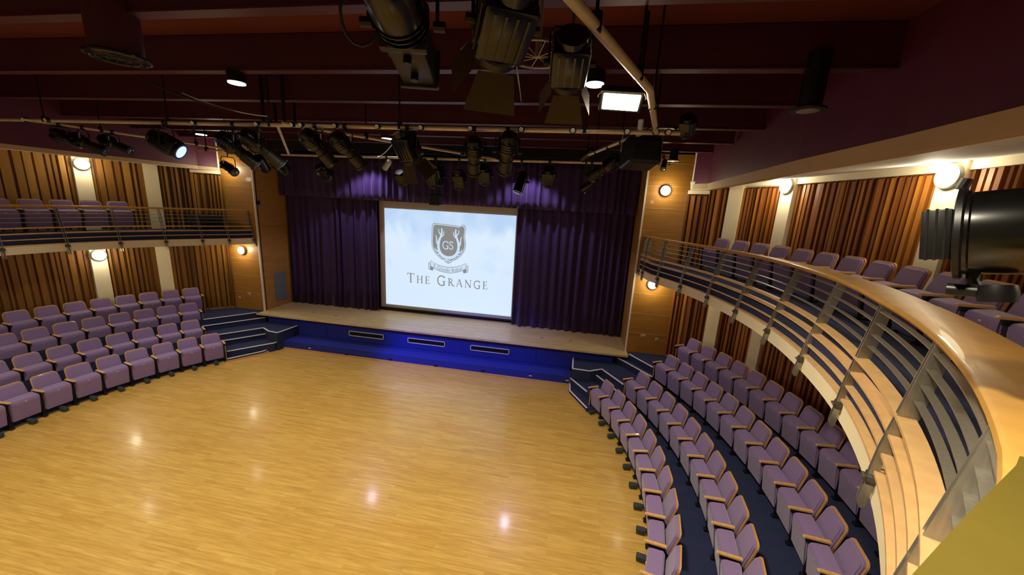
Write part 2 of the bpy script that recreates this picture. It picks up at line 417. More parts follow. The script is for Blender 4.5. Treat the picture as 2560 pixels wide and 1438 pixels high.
bm = bmesh.new(); prism(bm, [(-10.3, 11.0), (-10.3, 10.84), (-10.34, 10.39), (-10.87, 9.54)] + P2(arc(CL, 6.85, 146.5, 143, 3)), 0, .10); fix(bm); struct(obj('floor_step_left', bm, carpet))
# pale nosings and timber plinths
def strip(pts, z, wd, name, m, h=.018):
    bm = bmesh.new()
    for a, b in zip(pts[:-1], pts[1:]):
        a = Vector((a[0], a[1], z)); b = Vector((b[0], b[1], z)); d = (b - a)
        M = Matrix.Translation((a + b) / 2) @ Matrix.Rotation(math.atan2(d.y, d.x), 4, 'Z')
        box(bm, (0, 0, 0), (d.length + .01, wd, h), M)
    return struct(obj(name, bm, m))
NR = [([(.28, 10.93), (.76, 10.18)], .305), ([(1.0, 11.1), (1.7, 9.92)], .485), ([(.32, 11.74), (.31, 10.87), (.84, 10.84), (1.22, 11.1), (1.77, 10.2)], .665), ([(1.76, 11.74), (2.61, 10.57)], .845), ([(2.09, 11.73), (2.67, 10.86)], 1.025), ([(.27, 10.98), (.28, 10.5), (.77, 9.6)], .10)]
NL = [([(-10.17, 10.86), (-10.19, 10.74), (-10.99, 9.68)], .305), ([(-10.77, 11.01), (-11.58, 9.95)], .485), ([(-10.02, 11.7), (-10.1, 10.84), (-10.5, 10.89), (-10.94, 11.12), (-11.73, 10.08)], .665), ([(-11.39, 11.69), (-12.48, 10.21)], .845), ([(-11.69, 11.65), (-12.61, 10.39)], 1.025), ([(-10.32, 10.84), (-10.35, 10.39), (-10.87, 9.56)], .105)]
for p, z in NR: strip(p, z, .045, 'trim_nosing_right', nosing)
for p, z in NL: strip(p, z, .045, 'trim_nosing_left', nosing)
strip([(.23, 11.02), (.23, 10.47), (.74, 9.52)], .03, .02, 'trim_plinth_right', ply, .06)
strip([(-10.27, 11.0), (-10.31, 10.36), (-10.86, 9.49)], .03, .02, 'trim_plinth_left', ply, .06)

# ------------------------------------------------------------------ side walls, pillars, ribbed timber panels
def wallrun(name, pts, z0, z1, m, out, th=.12, off=0.0):
    bm = bmesh.new(); n = len(pts); nr = []
    for i in range(n):
        a = Vector(pts[max(i - 1, 0)]); b = Vector(pts[min(i + 1, n - 1)]); d = (b - a).normalized()
        nn = Vector((d.y, -d.x)) * out; nr.append((pts[i][0], pts[i][1], nn.x, nn.y))
    profile_sweep(bm, nr, [(off, z0), (off + th, z0), (off + th, z1), (off, z1)]); fix(bm)
    return obj(name, bm, m)
struct(wallrun('wall_right', WR, 0, 7.65, white, -1, .15))
struct(wallrun('wall_left', WL, 0, 7.65, white, 1, .15))
def inward(a, b, c):
    d = (Vector(b) - Vector(a)).normalized(); n = Vector((-d.y, d.x))
    if n.dot(Vector(c) - Vector(a)) < 0: n = -n
    return d, n
def fins(a, b, c, z0, z1, seed, label, group, wide=1.0, z1b=None, depth=.085, gap=1.0, gt=0.0, tl=.45):
    rnd = random.Random(seed); a = Vector(a); b = Vector(b); d, n = inward(a, b, c); L = (b - a).length
    bm = bmesh.new(); tone = bm.faces.layers.float.new('tone')
    M = Matrix((((d.x), n.x, 0, a.x), (d.y, n.y, 0, a.y), (0, 0, 1, 0), (0, 0, 0, 1)))
    def zt(x): return z1 + ((z1b if z1b is not None else z1) - z1) * x / L
    def quad(x0, y0, x1, y1, t, top0, top1):
        v = [bm.verts.new(M @ Vector(q)) for q in ((x0, y0, z0), (x1, y1, z0), (x1, y1, top1), (x0, y0, top0))]
        f = bm.faces.new(v); f[tone] = t
    x = 0
    while x < L - .01:
        wf = min(rnd.uniform(.05, .12) * wide, L - x); dep = rnd.choice((.05, .065, depth)) ; g = min(rnd.choice((.03, .05, .08)) * wide * gap, max(0, L - x - wf))
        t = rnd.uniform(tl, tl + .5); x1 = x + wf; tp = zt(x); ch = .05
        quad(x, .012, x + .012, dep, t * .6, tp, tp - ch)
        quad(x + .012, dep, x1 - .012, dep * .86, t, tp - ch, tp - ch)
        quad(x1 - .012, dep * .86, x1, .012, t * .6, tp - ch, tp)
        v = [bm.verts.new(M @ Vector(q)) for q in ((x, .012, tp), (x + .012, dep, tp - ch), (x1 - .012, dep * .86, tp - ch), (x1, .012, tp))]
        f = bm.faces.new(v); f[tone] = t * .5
        if g > 0: quad(x1, .012, x1 + g, .012, gt + rnd.uniform(0, .25), tp, tp)  # shadow lines between the boards, put into the dark gap tone
        x = x1 + g
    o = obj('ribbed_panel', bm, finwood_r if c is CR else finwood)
    return tag(o, label, 'wall panel', group)
def pillar(pc, wd, dirv, c, z0, z1, label):
    d = Vector(dirv).normalized(); n = Vector((-d.y, d.x))
    if n.dot(Vector(c) - Vector(pc)) < 0: n = -n
    bm = bmesh.new(); M = Matrix(((d.x, n.x, 0, pc[0]), (d.y, n.y, 0, pc[1]), (0, 0, 1, 0), (0, 0, 0, 1)))
    box(bm, (0, .02, (z0 + z1) / 2), (wd, .30, z1 - z0), M)
    return tag(obj('pillar', bm, cream), label, 'pillar')
def along(a, b, s):
    a = Vector(a); b = Vector(b); return a + (b - a) * s
def seg_minus(a, b, ma, mb):
    a = Vector(a); b = Vector(b); d = (b - a).normalized(); return a + d * ma, b - d * mb
BF = 4.08          # balcony floor height
names_R = ['beside the stage pillar', 'between the first and second white pillars', 'between the second and third white pillars', 'right of the third white pillar', 'far round the bend']
for i in range(5):
    a, b = seg_minus(WR[i], WR[i + 1], .0 if i == 0 else .19, .19)
    wide = 1.0
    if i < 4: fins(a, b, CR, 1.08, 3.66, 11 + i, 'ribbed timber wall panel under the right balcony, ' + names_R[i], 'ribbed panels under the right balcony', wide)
    if i == 0:
        m = along(a, b, .5); fins(a, m, CR, BF, 6.15, 31, 'upper right ribbed timber panel with the lower top edge, beside the stage pillar', None)
        fins(m, b, CR, BF, 6.33, 32, 'upper right ribbed timber panel between the low-topped panel and the first white pillar', None, z1b=6.34)
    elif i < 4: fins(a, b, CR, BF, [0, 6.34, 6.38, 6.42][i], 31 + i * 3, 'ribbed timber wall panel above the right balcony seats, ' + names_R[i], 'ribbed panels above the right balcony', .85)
names_L = ['beside the stage pillar', 'between the two white pillars', 'left of the further white pillar', 'left of all white pillars']
for i in range(4):
    a, b = seg_minus(WL[i], WL[i + 1], .0 if i == 0 else .19, .19)
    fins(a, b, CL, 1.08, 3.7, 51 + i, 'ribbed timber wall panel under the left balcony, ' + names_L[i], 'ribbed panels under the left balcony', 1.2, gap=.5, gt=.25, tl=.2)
    if i == 0:
        m = along(a, b, .45); fins(a, m, CL, BF, 6.06, 61, 'upper left ribbed timber panel with the lower top edge, beside the stage pillar', None)
        fins(m, b, CL, BF, 6.3, 62, 'upper left ribbed timber panel between the low-topped panel and the nearest white pillar', None)
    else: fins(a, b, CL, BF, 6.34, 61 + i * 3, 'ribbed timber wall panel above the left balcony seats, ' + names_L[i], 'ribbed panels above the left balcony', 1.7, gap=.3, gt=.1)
for k, (i, W_, c, side) in enumerate(((1, WR, CR, 'right'), (2, WR, CR, 'right'), (3, WR, CR, 'right'), (1, WL, CL, 'left'), (2, WL, CL, 'left'), (3, WL, CL, 'left'))):
    d = (Vector(W_[i + 1]) - Vector(W_[i - 1]))
    od = ['nearest to the stage', 'second from the stage', 'third from the stage'][i - 1]
    pillar(W_[i], .36, d, c, 1.02, 3.66, 'cream wall pillar under the %s balcony, %s' % (side, od))
    pillar(W_[i], .36, d, c, BF, 6.5, 'cream wall pillar above the %s balcony, %s' % (side, od))
for side, W_, out in (('right', WR, -1), ('left', WL, 1)):
    struct(wallrun('baseboard_' + side, W_[:6], 1.02, 1.09, ply, out, .03, -.03))
    struct(wallrun('trim_band_' + side, [tuple(along(W_[0], W_[1], .5))] + list(W_[1:]), 6.36, 6.52, cream, out, .12, -.11))
    a = Vector(W_[0]); b = along(W_[0], W_[1], .45)
    bm = bmesh.new(); d, n = inward(a, b, CR if side == 'right' else CL)
    M = Matrix(((d.x, n.x, 0, a.x), (d.y, n.y, 0, a.y), (0, 0, 1, 0), (0, 0, 0, 1)))
    box(bm, ((b - a).length / 2, .05, 6.2 if side == 'right' else 6.12), ((b - a).length, .12, .1), M); struct(obj('trim_low_band_' + side, bm, cream))

# bulkheads over the balconies: burgundy face, cream lip coloured tan for its shade, sloping soffit
BR_ = [(3.27, 11.96), (3.58, 11.5), (3.45, 9.4), (3.28, 6.6), (3.27, 4.7), (3.2, 3.5), (3.0, 1.5), (2.4, -.6), (1.2, -2.4)]
BL_ = [(-12.98, 11.96), (-13.25, 11.4), (-13.35, 10.0), (-13.45, 8.2), (-13.6, 6.4), (-13.55, 4.5), (-13.0, 1.8), (-12.0, -.6), (-10.6, -2.4)]
for side, B_, W_, zb, zl, out in (('right', BR_, WR, 6.44, 6.25, -1), ('left', BL_, WL, 6.30, 6.19, 1)):
    struct(wallrun('wall_bulkhead_' + side, B_, zb, 7.66, burg, out, .12))
    struct(wallrun('trim_lip_' + side, B_, zl, zb, tan, out, .14, -.012))  # shade and warm floor bounce put into the lip's tan colour
    bm = bmesh.new()
    lo = [bm.verts.new((x, y, zl + .01)) for x, y in B_]; W2 = [W_[0]] + list(W_); W2[1] = tuple(along(W_[0], W_[1], .4)); hi = [bm.verts.new((x, y, 6.5)) for x, y in W2]
    for i in range(len(B_) - 1): bm.faces.new((lo[i], lo[i + 1], hi[i + 1], hi[i]))
    o = struct(obj('ceiling_soffit_' + side, bm, white)); md = o.modifiers.new('thick', 'SOLIDIFY'); md.thickness = .03; md.offset = 1
# rear of the hall, out of view
bm = bmesh.new(); box(bm, (-5, -3.2, 3.8), (13, .15, 7.7)); struct(obj('wall_rear', bm, white))
# corner infill between bulkhead and pillars

# ceiling beams
for i, y in enumerate((-1.2, .6, 2.0, 3.45, 5.02, 6.5, 8.15, 9.65, 10.95)):
    bm = bmesh.new(); box(bm, (-5.05, y + .05, 7.42), (16.9 if y > 2 else 15.5, .12, .44))
    box(bm, (-5.05, y + .05, 7.19), (16.9 if y > 2 else 15.5, .15, .022))
    tag(obj('ceiling_beam', bm, burgbeam), None, 'beam', 'dark red ceiling beams')['label'] = 'dark red ceiling beam spanning the hall, ' + ['ninth', 'eighth', 'seventh', 'sixth', 'fifth', 'fourth', 'third', 'second', 'closest'][i] + (' from the stage' if i < 8 else ' to the stage')

# ------------------------------------------------------------------ balconies
def rO(a):   # hall-side edge of the right handrail by angle
    ks = [(-80, 8.14), (-46, 8.13), (-43, 8.14), (-40, 8.17), (-31, 8.18), (-18, 8.20), (-8, 8.31), (0, 8.38), (8, 8.42), (21, 8.44), (27, 8.44), (40, 8.9)]
    for (a0, r0), (a1, r1) in zip(ks[:-1], ks[1:]):
        if a0 <= a <= a1: return r0 + (r1 - r0) * (a - a0) / (a1 - a0)
    return 8.3
def rF(a):   # right fascia
    ks = [(-80, 8.06), (-40, 8.12), (-30, 8.13), (-10, 8.14), (0, 8.19), (10, 8.24), (20, 8.32), (30, 8.4)]
    for (a0, r0), (a1, r1) in zip(ks[:-1], ks[1:]):
        if a0 <= a <= a1: return r0 + (r1 - r0) * (a - a0) / (a1 - a0)
    return 8.3
def path_from(pts):
    out = []
    for i, p in enumerate(pts):
        a = Vector(pts[max(i - 1, 0)]); b = Vector(pts[min(i + 1, len(pts) - 1)]); d = (b - a).normalized()
        out.append([p[0], p[1], d])
    return out
def finish(pts, c):
    r = []
    for x, y, d in path_from(pts):
        n = Vector((d.y, -d.x))
        if n.dot(Vector((x, y)) - Vector(c)) < 0: n = -n
        r.append((x, y, n.x, n.y))
    return r
def smooth_path(pts, n=5):
    out = []
    P = [Vector(p) for p in pts]
    for i in range(len(P) - 1):
        p0 = P[max(i - 1, 0)]; p1 = P[i]; p2 = P[i + 1]; p3 = P[min(i + 2, len(P) - 1)]
        for k in range(n):
            t = k / n
            q = .5 * ((2 * p1) + (-p0 + p2) * t + (2 * p0 - 5 * p1 + 4 * p2 - p3) * t * t + (-p0 + 3 * p1 - 3 * p2 + p3) * t ** 3)
            out.append((q.x, q.y))
    out.append(tuple(P[-1])); return out
AN = [28 - 98 * i / 74 for i in range(75)]
railR = finish([(2.1, 11.94), (2.17, 11.6), (2.28, 10.95)] + [pol(CR, a, rO(a)) for a in AN][1:], CR)
fasR = finish([(2.08, 11.94), (2.14, 11.6), (2.25, 10.9)] + [pol(CR, a, rF(a)) for a in AN][1:], CR)
LrailP = [(-11.9, 11.94), (-12.12, 11.5), (-12.5, 11.0), (-12.95, 10.35), (-13.45, 9.5), (-13.82, 8.6), (-14.05, 7.6), (-14.1, 6.4), (-13.95, 5.0), (-13.4, 3.2), (-12.4, 1.4)]
railL = finish(smooth_path(LrailP, 5), CL)
fasL = finish(smooth_path([(x + .12, y) for x, y in LrailP], 5), CL)
def offs(path, o): return [(x + nx * o, y + ny * o, nx, ny) for x, y, nx, ny in path]
ZR = 4.86
for side, fas, W_, wend in (('right', fasR, WR, 8), ('left', fasL, WL, 8)):
    bt = thing('balcony', '%s-hand curved balcony with cream fascia and navy carpeted floor' % side, 'balcony', (0, 0, 0))
    bm = bmesh.new(); profile_sweep(bm, fas, [(0, 3.61), (.12, 3.61), (.12, 3.83), (0, 3.83)]); fix(bm); obj('fascia', bm, cream, bt)
    bm = bmesh.new(); profile_sweep(bm, fas, [(.04, 3.83), (.098, 3.83), (.098, BF), (.04, BF)]); fix(bm); obj('floor_edge', bm, carpet, bt)
    for zz0, zz1, nm, m_ in ((3.99, BF, 'balcony_floor', carpet), (3.66, 3.72, 'soffit', white)):
        bm = bmesh.new(); poly = P2(offs(fas, .1)) + list(reversed(W_))
        prism(bm, poly, zz0, zz1); fix(bm); obj(nm, bm, m_, bt)

def railing(side, path, fas, posts, label, ztop, wd, near_wide=None):
    """path: hall-side edge of the handrail, fas: fascia face, same length; everything between leans from one to the other"""
    rl = thing('balustrade', label, 'railing', (0, 0, 0))
    def lean(i, z):
        k = min(1.15, max(0, (ztop - z) / (ztop - 3.75)))
        return (path[i][0] + (fas[i][0] - path[i][0]) * k, path[i][1] + (fas[i][1] - path[i][1]) * k, path[i][2], path[i][3])
    def sweep(bm, o0, o1, z, th, wf=None, drop=0):
        rings = []
        for i in range(len(path)):
            x, y, nx, ny = lean(i, z); oo = o1 if wf is None else wf(x, y)
            rings.append([bm.verts.new((x + nx * o, y + ny * o, zz)) for o, zz in ((o0, z - drop), (oo, z), (oo, z - th), (o0, z - th - drop))])
        for i in range(len(rings) - 1):
            for k in range(4): bm.faces.new((rings[i][k], rings[i + 1][k], rings[i + 1][(k + 1) % 4], rings[i][(k + 1) % 4]))
        bm.faces.new(rings[0]); bm.faces.new(rings[-1][::-1])
    bm = bmesh.new(); rings = []
    for x, y, nx, ny in path:
        ww = wd
        if near_wide: ww = wd + (near_wide - wd) * min(1, max(0, (14 - aR(x, y)) / 26))
        pr = [(0.014, ztop - .052), (0, ztop - .03), (0.005, ztop - .008), (.02, ztop), (ww, ztop), (ww, ztop - .05), (.03, ztop - .06)]
        rings.append([bm.verts.new((x + nx * o, y + ny * o, z)) for o, z in pr])
    for i in range(len(rings) - 1):
        for k in range(7): bm.faces.new((rings[i][k], rings[i + 1][k], rings[i + 1][(k + 1) % 7], rings[i][(k + 1) % 7]))
    bm.faces.new(rings[0]); bm.faces.new(rings[-1][::-1])
    fix(bm); obj('handrail', bm, railwood, rl, 'auto')
    for k in range(4):
        bm = bmesh.new(); sweep(bm, .02, .06, ztop - .105 - k * .113, .009, drop=.004); fix(bm); obj('steel_bar', bm, steel, rl)
    for k in range(4):
        bm = bmesh.new(); sweep(bm, -.03, .05 if side == 'left' else .065, ztop - .575 - k * .145, .022, drop=.010); fix(bm); obj('timber_slat', bm, slatwood, rl)
    for (pi, pj) in posts:
        x, y, nx, ny = pi; fx, fy = pj[0], pj[1]; tx, ty = -ny, nx
        bm = bmesh.new()
        for s in (-.022, .022):
            pf = [(.02, ztop - .04), (.11, ztop - .04), (.08, ztop - .55), (.05, 3.96), (-.0, 3.94), (-.005, 3.54), (-.035, 3.52), (-.055, 3.56), (-.045, 4.0)]
            def q(o, z, s_):
                k = min(1.15, max(0, (ztop - z) / (ztop - 3.75)))
                return bm.verts.new((x + (fx - x) * k + nx * o + tx * s_, y + (fy - y) * k + ny * o + ty * s_, z))
            v0 = [q(o, z, s - .006) for o, z in pf]; v1 = [q(o, z, s + .006) for o, z in pf]
            bm.faces.new(v0); bm.faces.new(v1[::-1]); n = len(pf)
            for i in range(n): bm.faces.new((v0[i], v0[(i + 1) % n], v1[(i + 1) % n], v1[i]))
        fix(bm); bm.normal_update(); bmesh.ops.triangulate(bm, faces=[f for f in bm.faces if len(f.verts) > 4], ngon_method='EAR_CLIP'); pp = obj('post', bm, steel, rl)
        bm = bmesh.new(); c0 = Vector((fx - nx * .06, fy - ny * .06, 3.76)); t = Vector((tx, ty, 0))
        cyl(bm, c0 + Vector((nx, ny, 0)) * .06, c0 + Vector((nx, ny, 0)) * .01 + t * .0, .05, seg=20); cyl(bm, c0 + Vector((nx, ny, 0)) * .05, c0 - Vector((nx, ny, 0)) * .0, .022, seg=12); cyl(bm, c0 - t * .04, c0 + t * .04, .014, seg=8)
        obj('bracket', bm, hubm, pp, 'auto')
    return rl
def post_at(path, c, ang, fas):
    i = min(range(len(path)), key=lambda j: abs(((math.degrees(math.atan2(path[j][1] - c[1], path[j][0] - c[0])) - ang + 180) % 360) - 180)); return path[i], fas[i]
def dense(path, n=8):
    out = []
    for p, q in zip(path[:-1], path[1:]):
        for k in range(n): out.append(tuple(p[j] + (q[j] - p[j]) * k / n for j in range(4)))
    return out + [path[-1]]
dR = dense(railR); dL = dense(railL); fR = dense(fasR); fL = dense(fasL)
postsR = [(dR[i], fR[i]) for i in [2, 9, 20]] + [post_at(dR, CR, a, fR) for a in (22.6, 15.0, 7.1, -1.2, -9.8, -18.8, -27.8, -37, -46.5, -56)]
postsL = [(dL[1], fL[1])] + [post_at(dL, CL, a, fL) for a in (142.0, 146.8, 152.9, 159.6, 166.4, 174, 182)]
railing('right', railR, fasR, postsR, 'right-hand curved balcony railing with wide timber handrail and steel posts', ZR, .10, .37)
railing('left', railL, fasL, postsL, 'left-hand curved balcony railing with slim timber rail and steel posts', ZR, .07)
# lighting-desk shelf on the rail next to the viewpoint
sp = [(1.02, .905), (.973, .863), (.705, .663), (.515, .517), (.2, .24), pol(CR, -60, 8.02), pol(CR, -68, 8.02)]
so = [pol(CR, a, 8.75) for a in (-68, -60, -50, -44, -41.0)]
bm = bmesh.new(); prism(bm, sp + so, 4.94, 5.02); fix(bm)
tag(obj('shelf_board', bm, shelfwood), 'wide yellowish timber shelf board in the near bottom right corner', 'shelf')

# ------------------------------------------------------------------ theatre seats
def rounded_outline(w0, w1, z0, z1, r, n=5):
    pts = [(-w0 / 2, z0), (w0 / 2, z0)]
    for k in range(n + 1):
        a = k / n * math.pi / 2; pts.append((w1 / 2 - r + r * math.cos(a), z1 - r + r * math.sin(a) + .012 * (1 - abs(1 - 2 * k / n) * 0)))
    for k in range(n + 1):
        a = math.pi / 2 + k / n * math.pi / 2; pts.append((-w1 / 2 + r + r * math.cos(a), z1 - r + r * math.sin(a) + .012))
    return pts
def slab(bm, outline, y0, y1, lean, zb, bev=0):
    f = lambda x, z, y: (x, y + (z - zb) * lean + .25 * x * x, z)
    a = [bm.verts.new(f(x, z, y0)) for x, z in outline]; b = [bm.verts.new(f(x, z, y1)) for x, z in outline]; n = len(outline)
    f0 = bm.faces.new(a); f1 = bm.faces.new(b[::-1])
    for i in range(n): bm.faces.new((a[i], b[i], b[(i + 1) % n], a[(i + 1) % n]))
    fix(bm)
    if bev: bmesh.ops.bevel(bm, geom=list(f0.edges), offset=bev, segments=3, affect='EDGES')
def make_seat(front=False, end=0, riser=.62):
    t = thing('theatre_seat', None, 'seat')
    # folded cushion
    bm = bmesh.new(); prof = [(.04, .14), (-.01, .52), (-.012, .575), (.01, .61), (.05, .625), (.20, .645), (.23, .60), (.12, .14)]
    a = [bm.verts.new((-.238, y, z)) for y, z in prof]; b = [bm.verts.new((.238, y, z)) for y, z in prof]; n = len(prof)
    fa = bm.faces.new(a[::-1]); fb = bm.faces.new(b)
    for i in range(n): bm.faces.new((a[i], a[(i + 1) % n], b[(i + 1) % n], b[i]))
    fix(bm); bmesh.ops.bevel(bm, geom=list(fa.edges) + list(fb.edges), offset=.018, segments=2, affect='EDGES')
    obj('seat_cushion', bm, fabric, t, 'auto')
    bm = bmesh.new(); slab(bm, rounded_outline(.462, .43, .50, .875, .075), .235, .285, .28, .5, .018); obj('backrest', bm, fabric, t, 'auto')
    bm = bmesh.new(); slab(bm, rounded_outline(.495, .465, .48, .895, .09), .278, .300, .28, .5); obj('back_shell', bm, ply, t, 'auto')
    bm = bmesh.new(); box(bm, (0, -.012, .545), (.034, .01, .02), Matrix.Identity(4), .002); obj('number_plate', bm, chrome, t)
    def arm(x):
        bm = bmesh.new(); prof = [(-.07, .632), (-.075, .645), (-.06, .66), (.24, .672), (.25, .65), (.24, .635)]
        a = [bm.verts.new((x - .027, y, z)) for y, z in prof]; b = [bm.verts.new((x + .027, y, z)) for y, z in prof]
        bm.faces.new(a); bm.faces.new(b[::-1])
        for i in range(6): bm.faces.new((a[i], b[i], b[(i + 1) % 6], a[(i + 1) % 6]))
        fix(bm); bmesh.ops.bevel(bm, geom=bm.edges[:], offset=.006, segments=2, affect='EDGES'); obj('armrest', bm, armwood, t, 'auto')
        bm = bmesh.new()
        for s in (-.014, .014): box(bm, (x + s, .06, .34), (.012, .05, .60))
        box(bm, (x, .10, .60), (.035, .26, .05)); box(bm, (x, .09, .02), (.07, .16, .04))
        obj('standard', bm, darkmetal, t)
    arm(.2725)
    if front:
        bm = bmesh.new(); box(bm, (0, -.055, .045), (.10, .15, .09), bev=.012); box(bm, (0, .05, .07), (.05, .22, .05)); obj('foot', bm, rubber, t)
    if end == -1: arm(-.2725)
    if end:
        bm = bmesh.new(); box(bm, (end * .29, .06, .32), (.012, .11, .62), bev=.003); obj('end_panel', bm, ply, t)
    return t
proto = {}
def seat(front, end):
    k = (front, end)
    if k not in proto: proto[k] = make_seat(front, end); return proto[k]
    return copy_tree(proto[k])
ORD = ['first', 'second', 'third', 'fourth', 'fifth', 'sixth', 'seventh', 'eighth', 'ninth', 'tenth', 'eleventh', 'twelfth', 'thirteenth', 'fourteenth', 'fifteenth']
ROW = ['front row', 'second row', 'third row', 'back row']
def place_row(c, r, a0, step, n, z, front, side, row, skip=0, first_i=0):
    for i in range(n):
        th = a0 + step * i; x, y = pol(c, th, r)
        first = (i == 0)
        e = 0
        if first: e = 1 if side == 'left' else -1
        s = seat(front, e); s.location = (x, y, z); s.rotation_euler = (0, 0, (th - 90) * D2R)
        s['label'] = ('purple tip-up seat, %s from the stage, %s, %s-hand floor block' % (ORD[i], row, side)) if 'balcony' not in row else ('purple tip-up seat, %s from the stage on the %s balcony' % (ORD[i], side))
        s['category'] = 'seat'; s['group'] = 'purple seats in the %s on the %s' % (row, side)
for i, (r, a0, st, n) in enumerate(((6.65, 27.4, -4.791, 13), (7.58, 25.57, -4.119, 13), (8.63, 26.76, -3.569, 14), (9.58, 28.21, -3.174, 14))):
    place_row(CR, r, a0, st, n, (0.02, .30, .66, 1.02)[i], i == 0, 'right', ROW[i])
for i, (r, a7, st, n) in enumerate(((6.62, 182.11 - 7 * 4.733, 4.733, 10), (7.62, 179.88 - 7 * 4.088, 4.088, 10), (8.6, 175.39 - 7 * 3.61, 3.61, 10), (9.46, 171.6 - 7 * 3.277, 3.277, 10))):
    place_row(CL, r, a7, st, n, (0.02, .30, .66, 1.02)[i], i == 0, 'left', ROW[i])
place_row(CR, 9.35, 24.9, -3.44, 14, BF, False, 'right', 'balcony row')
place_row(CL, 9.25, 157.6, 3.42, 7, BF, False, 'left', 'balcony row')

# ------------------------------------------------------------------ screen with crest and lettering
scr = thing('projection_screen', 'large bright white projection screen showing a crest above THE GRANGE', 'screen', (-4.78, 13.62, 1.3))
k_ = 13.6 / 13.3
def spt(px, py): return at_y(px, py, 13.6)
tl, tr, bl, br = spt(961.5, 519.4), spt(1289.5, 540.5), spt(964, 758.7), spt(1278, 793)
X0, X1 = (tl.x + bl.x) / 2, (tr.x + br.x) / 2; Z1, Z0 = (tl.z + tr.z) / 2, (bl.z + br.z) / 2
SW, SH = X1 - X0, Z1 - Z0
OX, OZ = -4.78, 1.3
bm = bmesh.new(); box(bm, ((X0 + X1) / 2 - OX - .03, .03, (Z0 + Z1) / 2 - OZ + .06), (SW + .42, .03, SH + .42), bev=.004); obj('border', bm, screenb, scr)
bm = bmesh.new(); box(bm, ((X0 + X1) / 2 - OX, .0, Z0 - .16 - OZ), (SW + .3, .06, .06), bev=.01); obj('bottom_bar', bm, black, scr)
bm = bmesh.new(); box(bm, ((X0 + X1) / 2 - OX, .05, Z1 + .36 - OZ), (SW + .6, .14, .14), bev=.02)
for xx in (-2, 2): cyl(bm, (xx, .05, Z1 + .4 - OZ), (xx, .05, 7.66 - OZ), .012, seg=8)
obj('roller_case', bm, black, scr)
m = bpy.data.materials.new('projected_picture'); m.use_nodes = True; nt = m.node_tree; b = nt.nodes['Principled BSDF']
b.inputs['Base Color'].default_value = (.3, .3, .3, 1); b.inputs['Roughness'].default_value = .9
tc = nt.nodes.new('ShaderNodeTexCoord'); n = nt.nodes.new('ShaderNodeTexNoise'); n.inputs['Scale'].default_value = .9; n.inputs['Detail'].default_value = 3
sx = nt.nodes.new('ShaderNodeSeparateXYZ'); r = nt.nodes.new('ShaderNodeValToRGB')
nt.links.new(tc.outputs['Object'], n.inputs[0]); nt.links.new(tc.outputs['Object'], sx.inputs[0])
ma = nt.nodes.new('ShaderNodeMath'); ma.operation = 'MULTIPLY_ADD'; ma.inputs[1].default_value = -.16; nt.links.new(sx.outputs[2], ma.inputs[0])
mb = nt.nodes.new('ShaderNodeMath'); mb.operation = 'ADD'; mb.inputs[1].default_value = .62; nt.links.new(n.outputs[0], mb.inputs[0]); nt.links.new(mb.outputs[0], ma.inputs[2])
r.color_ramp.elements[0].position = .45; r.color_ramp.elements[0].color = srgb(176, 208, 244); r.color_ramp.elements[1].position = .75; r.color_ramp.elements[1].color = srgb(205, 228, 250)
nt.links.new(ma.outputs[0], r.inputs[0]); nt.links.new(r.outputs[0], b.inputs['Emission Color']); b.inputs['Emission Strength'].default_value = 1.0
bm = bmesh.new(); box(bm, ((X0 + X1) / 2 - OX, .0, (Z0 + Z1) / 2 - OZ), (SW, .012, SH)); pic = obj('picture', bm, m, scr)
ink = glow('projected_grey', srgb(138, 138, 134), 1.0); inkw = glow('projected_pale', srgb(205, 224, 246), 1.0)
def U(u, v, dy=0): return Vector((X0 + u * SW - OX, -.008 - dy, Z1 - v * SH - OZ))
def flat(bm, pts, dy):
    vs = [bm.verts.new(U(u, v, dy)) for u, v in pts]; f = bm.faces.new(vs); bmesh.ops.triangulate(bm, faces=[f])
AS = SW / SH
def stroke(bm, pts, wd, dy=.002, w2=None):
    """thick polyline in (u, v) with width in u units"""
    P = [Vector((u * AS, v)) for u, v in pts]; n = len(P); L_, R_ = [], []
    for i in range(n):
        t = (P[min(i + 1, n - 1)] - P[max(i - 1, 0)]).normalized(); nn = Vector((-t.y, t.x))
        ww = (wd + ((w2 if w2 is not None else wd) - wd) * i / (n - 1)) * AS / 2
        L_.append(P[i] + nn * ww); R_.append(P[i] - nn * ww)
    l = [bm.verts.new(U(p.x / AS, p.y, dy)) for p in L_]; q = [bm.verts.new(U(p.x / AS, p.y, dy)) for p in R_]
    for i in range(n - 1): bm.faces.new((l[i], l[i + 1], q[i + 1], q[i]))
def curve(p0, p1, p2, p3, n=10):
    return [tuple((1 - t) ** 3 * a + 3 * (1 - t) ** 2 * t * b_ + 3 * (1 - t) * t * t * c + t ** 3 * d for a, b_, c, d in zip(p0, p1, p2, p3)) for t in [i / n for i in range(n + 1)]]
cu = .505
def shield(s, oy=0):
    half = [(0, .125), (.05, .128), (.085, .135), (.103, .118), (.118, .118), (.130, .150), (.120, .170), (.124, .23), (.133, .30)] + curve((.133, .30), (.135, .42), (.06, .47), (0, .515), 8)[1:]
    cx, cy = 0, .30
    h = [((x) * s, cy + (y - cy) * s) for x, y in half]
    return [(cu + x, y) for x, y in h] + [(cu - x, y) for x, y in h[::-1][1:-1]]
bm = bmesh.new(); flat(bm, shield(1.0), .001); obj('shield_rim', bm, ink, pic)
bm = bmesh.new(); flat(bm, shield(.968), .002); obj('shield_line', bm, inkw, pic)
bm = bmesh.new(); flat(bm, shield(.925), .003); obj('shield_field', bm, ink, pic)
bm = bmesh.new()
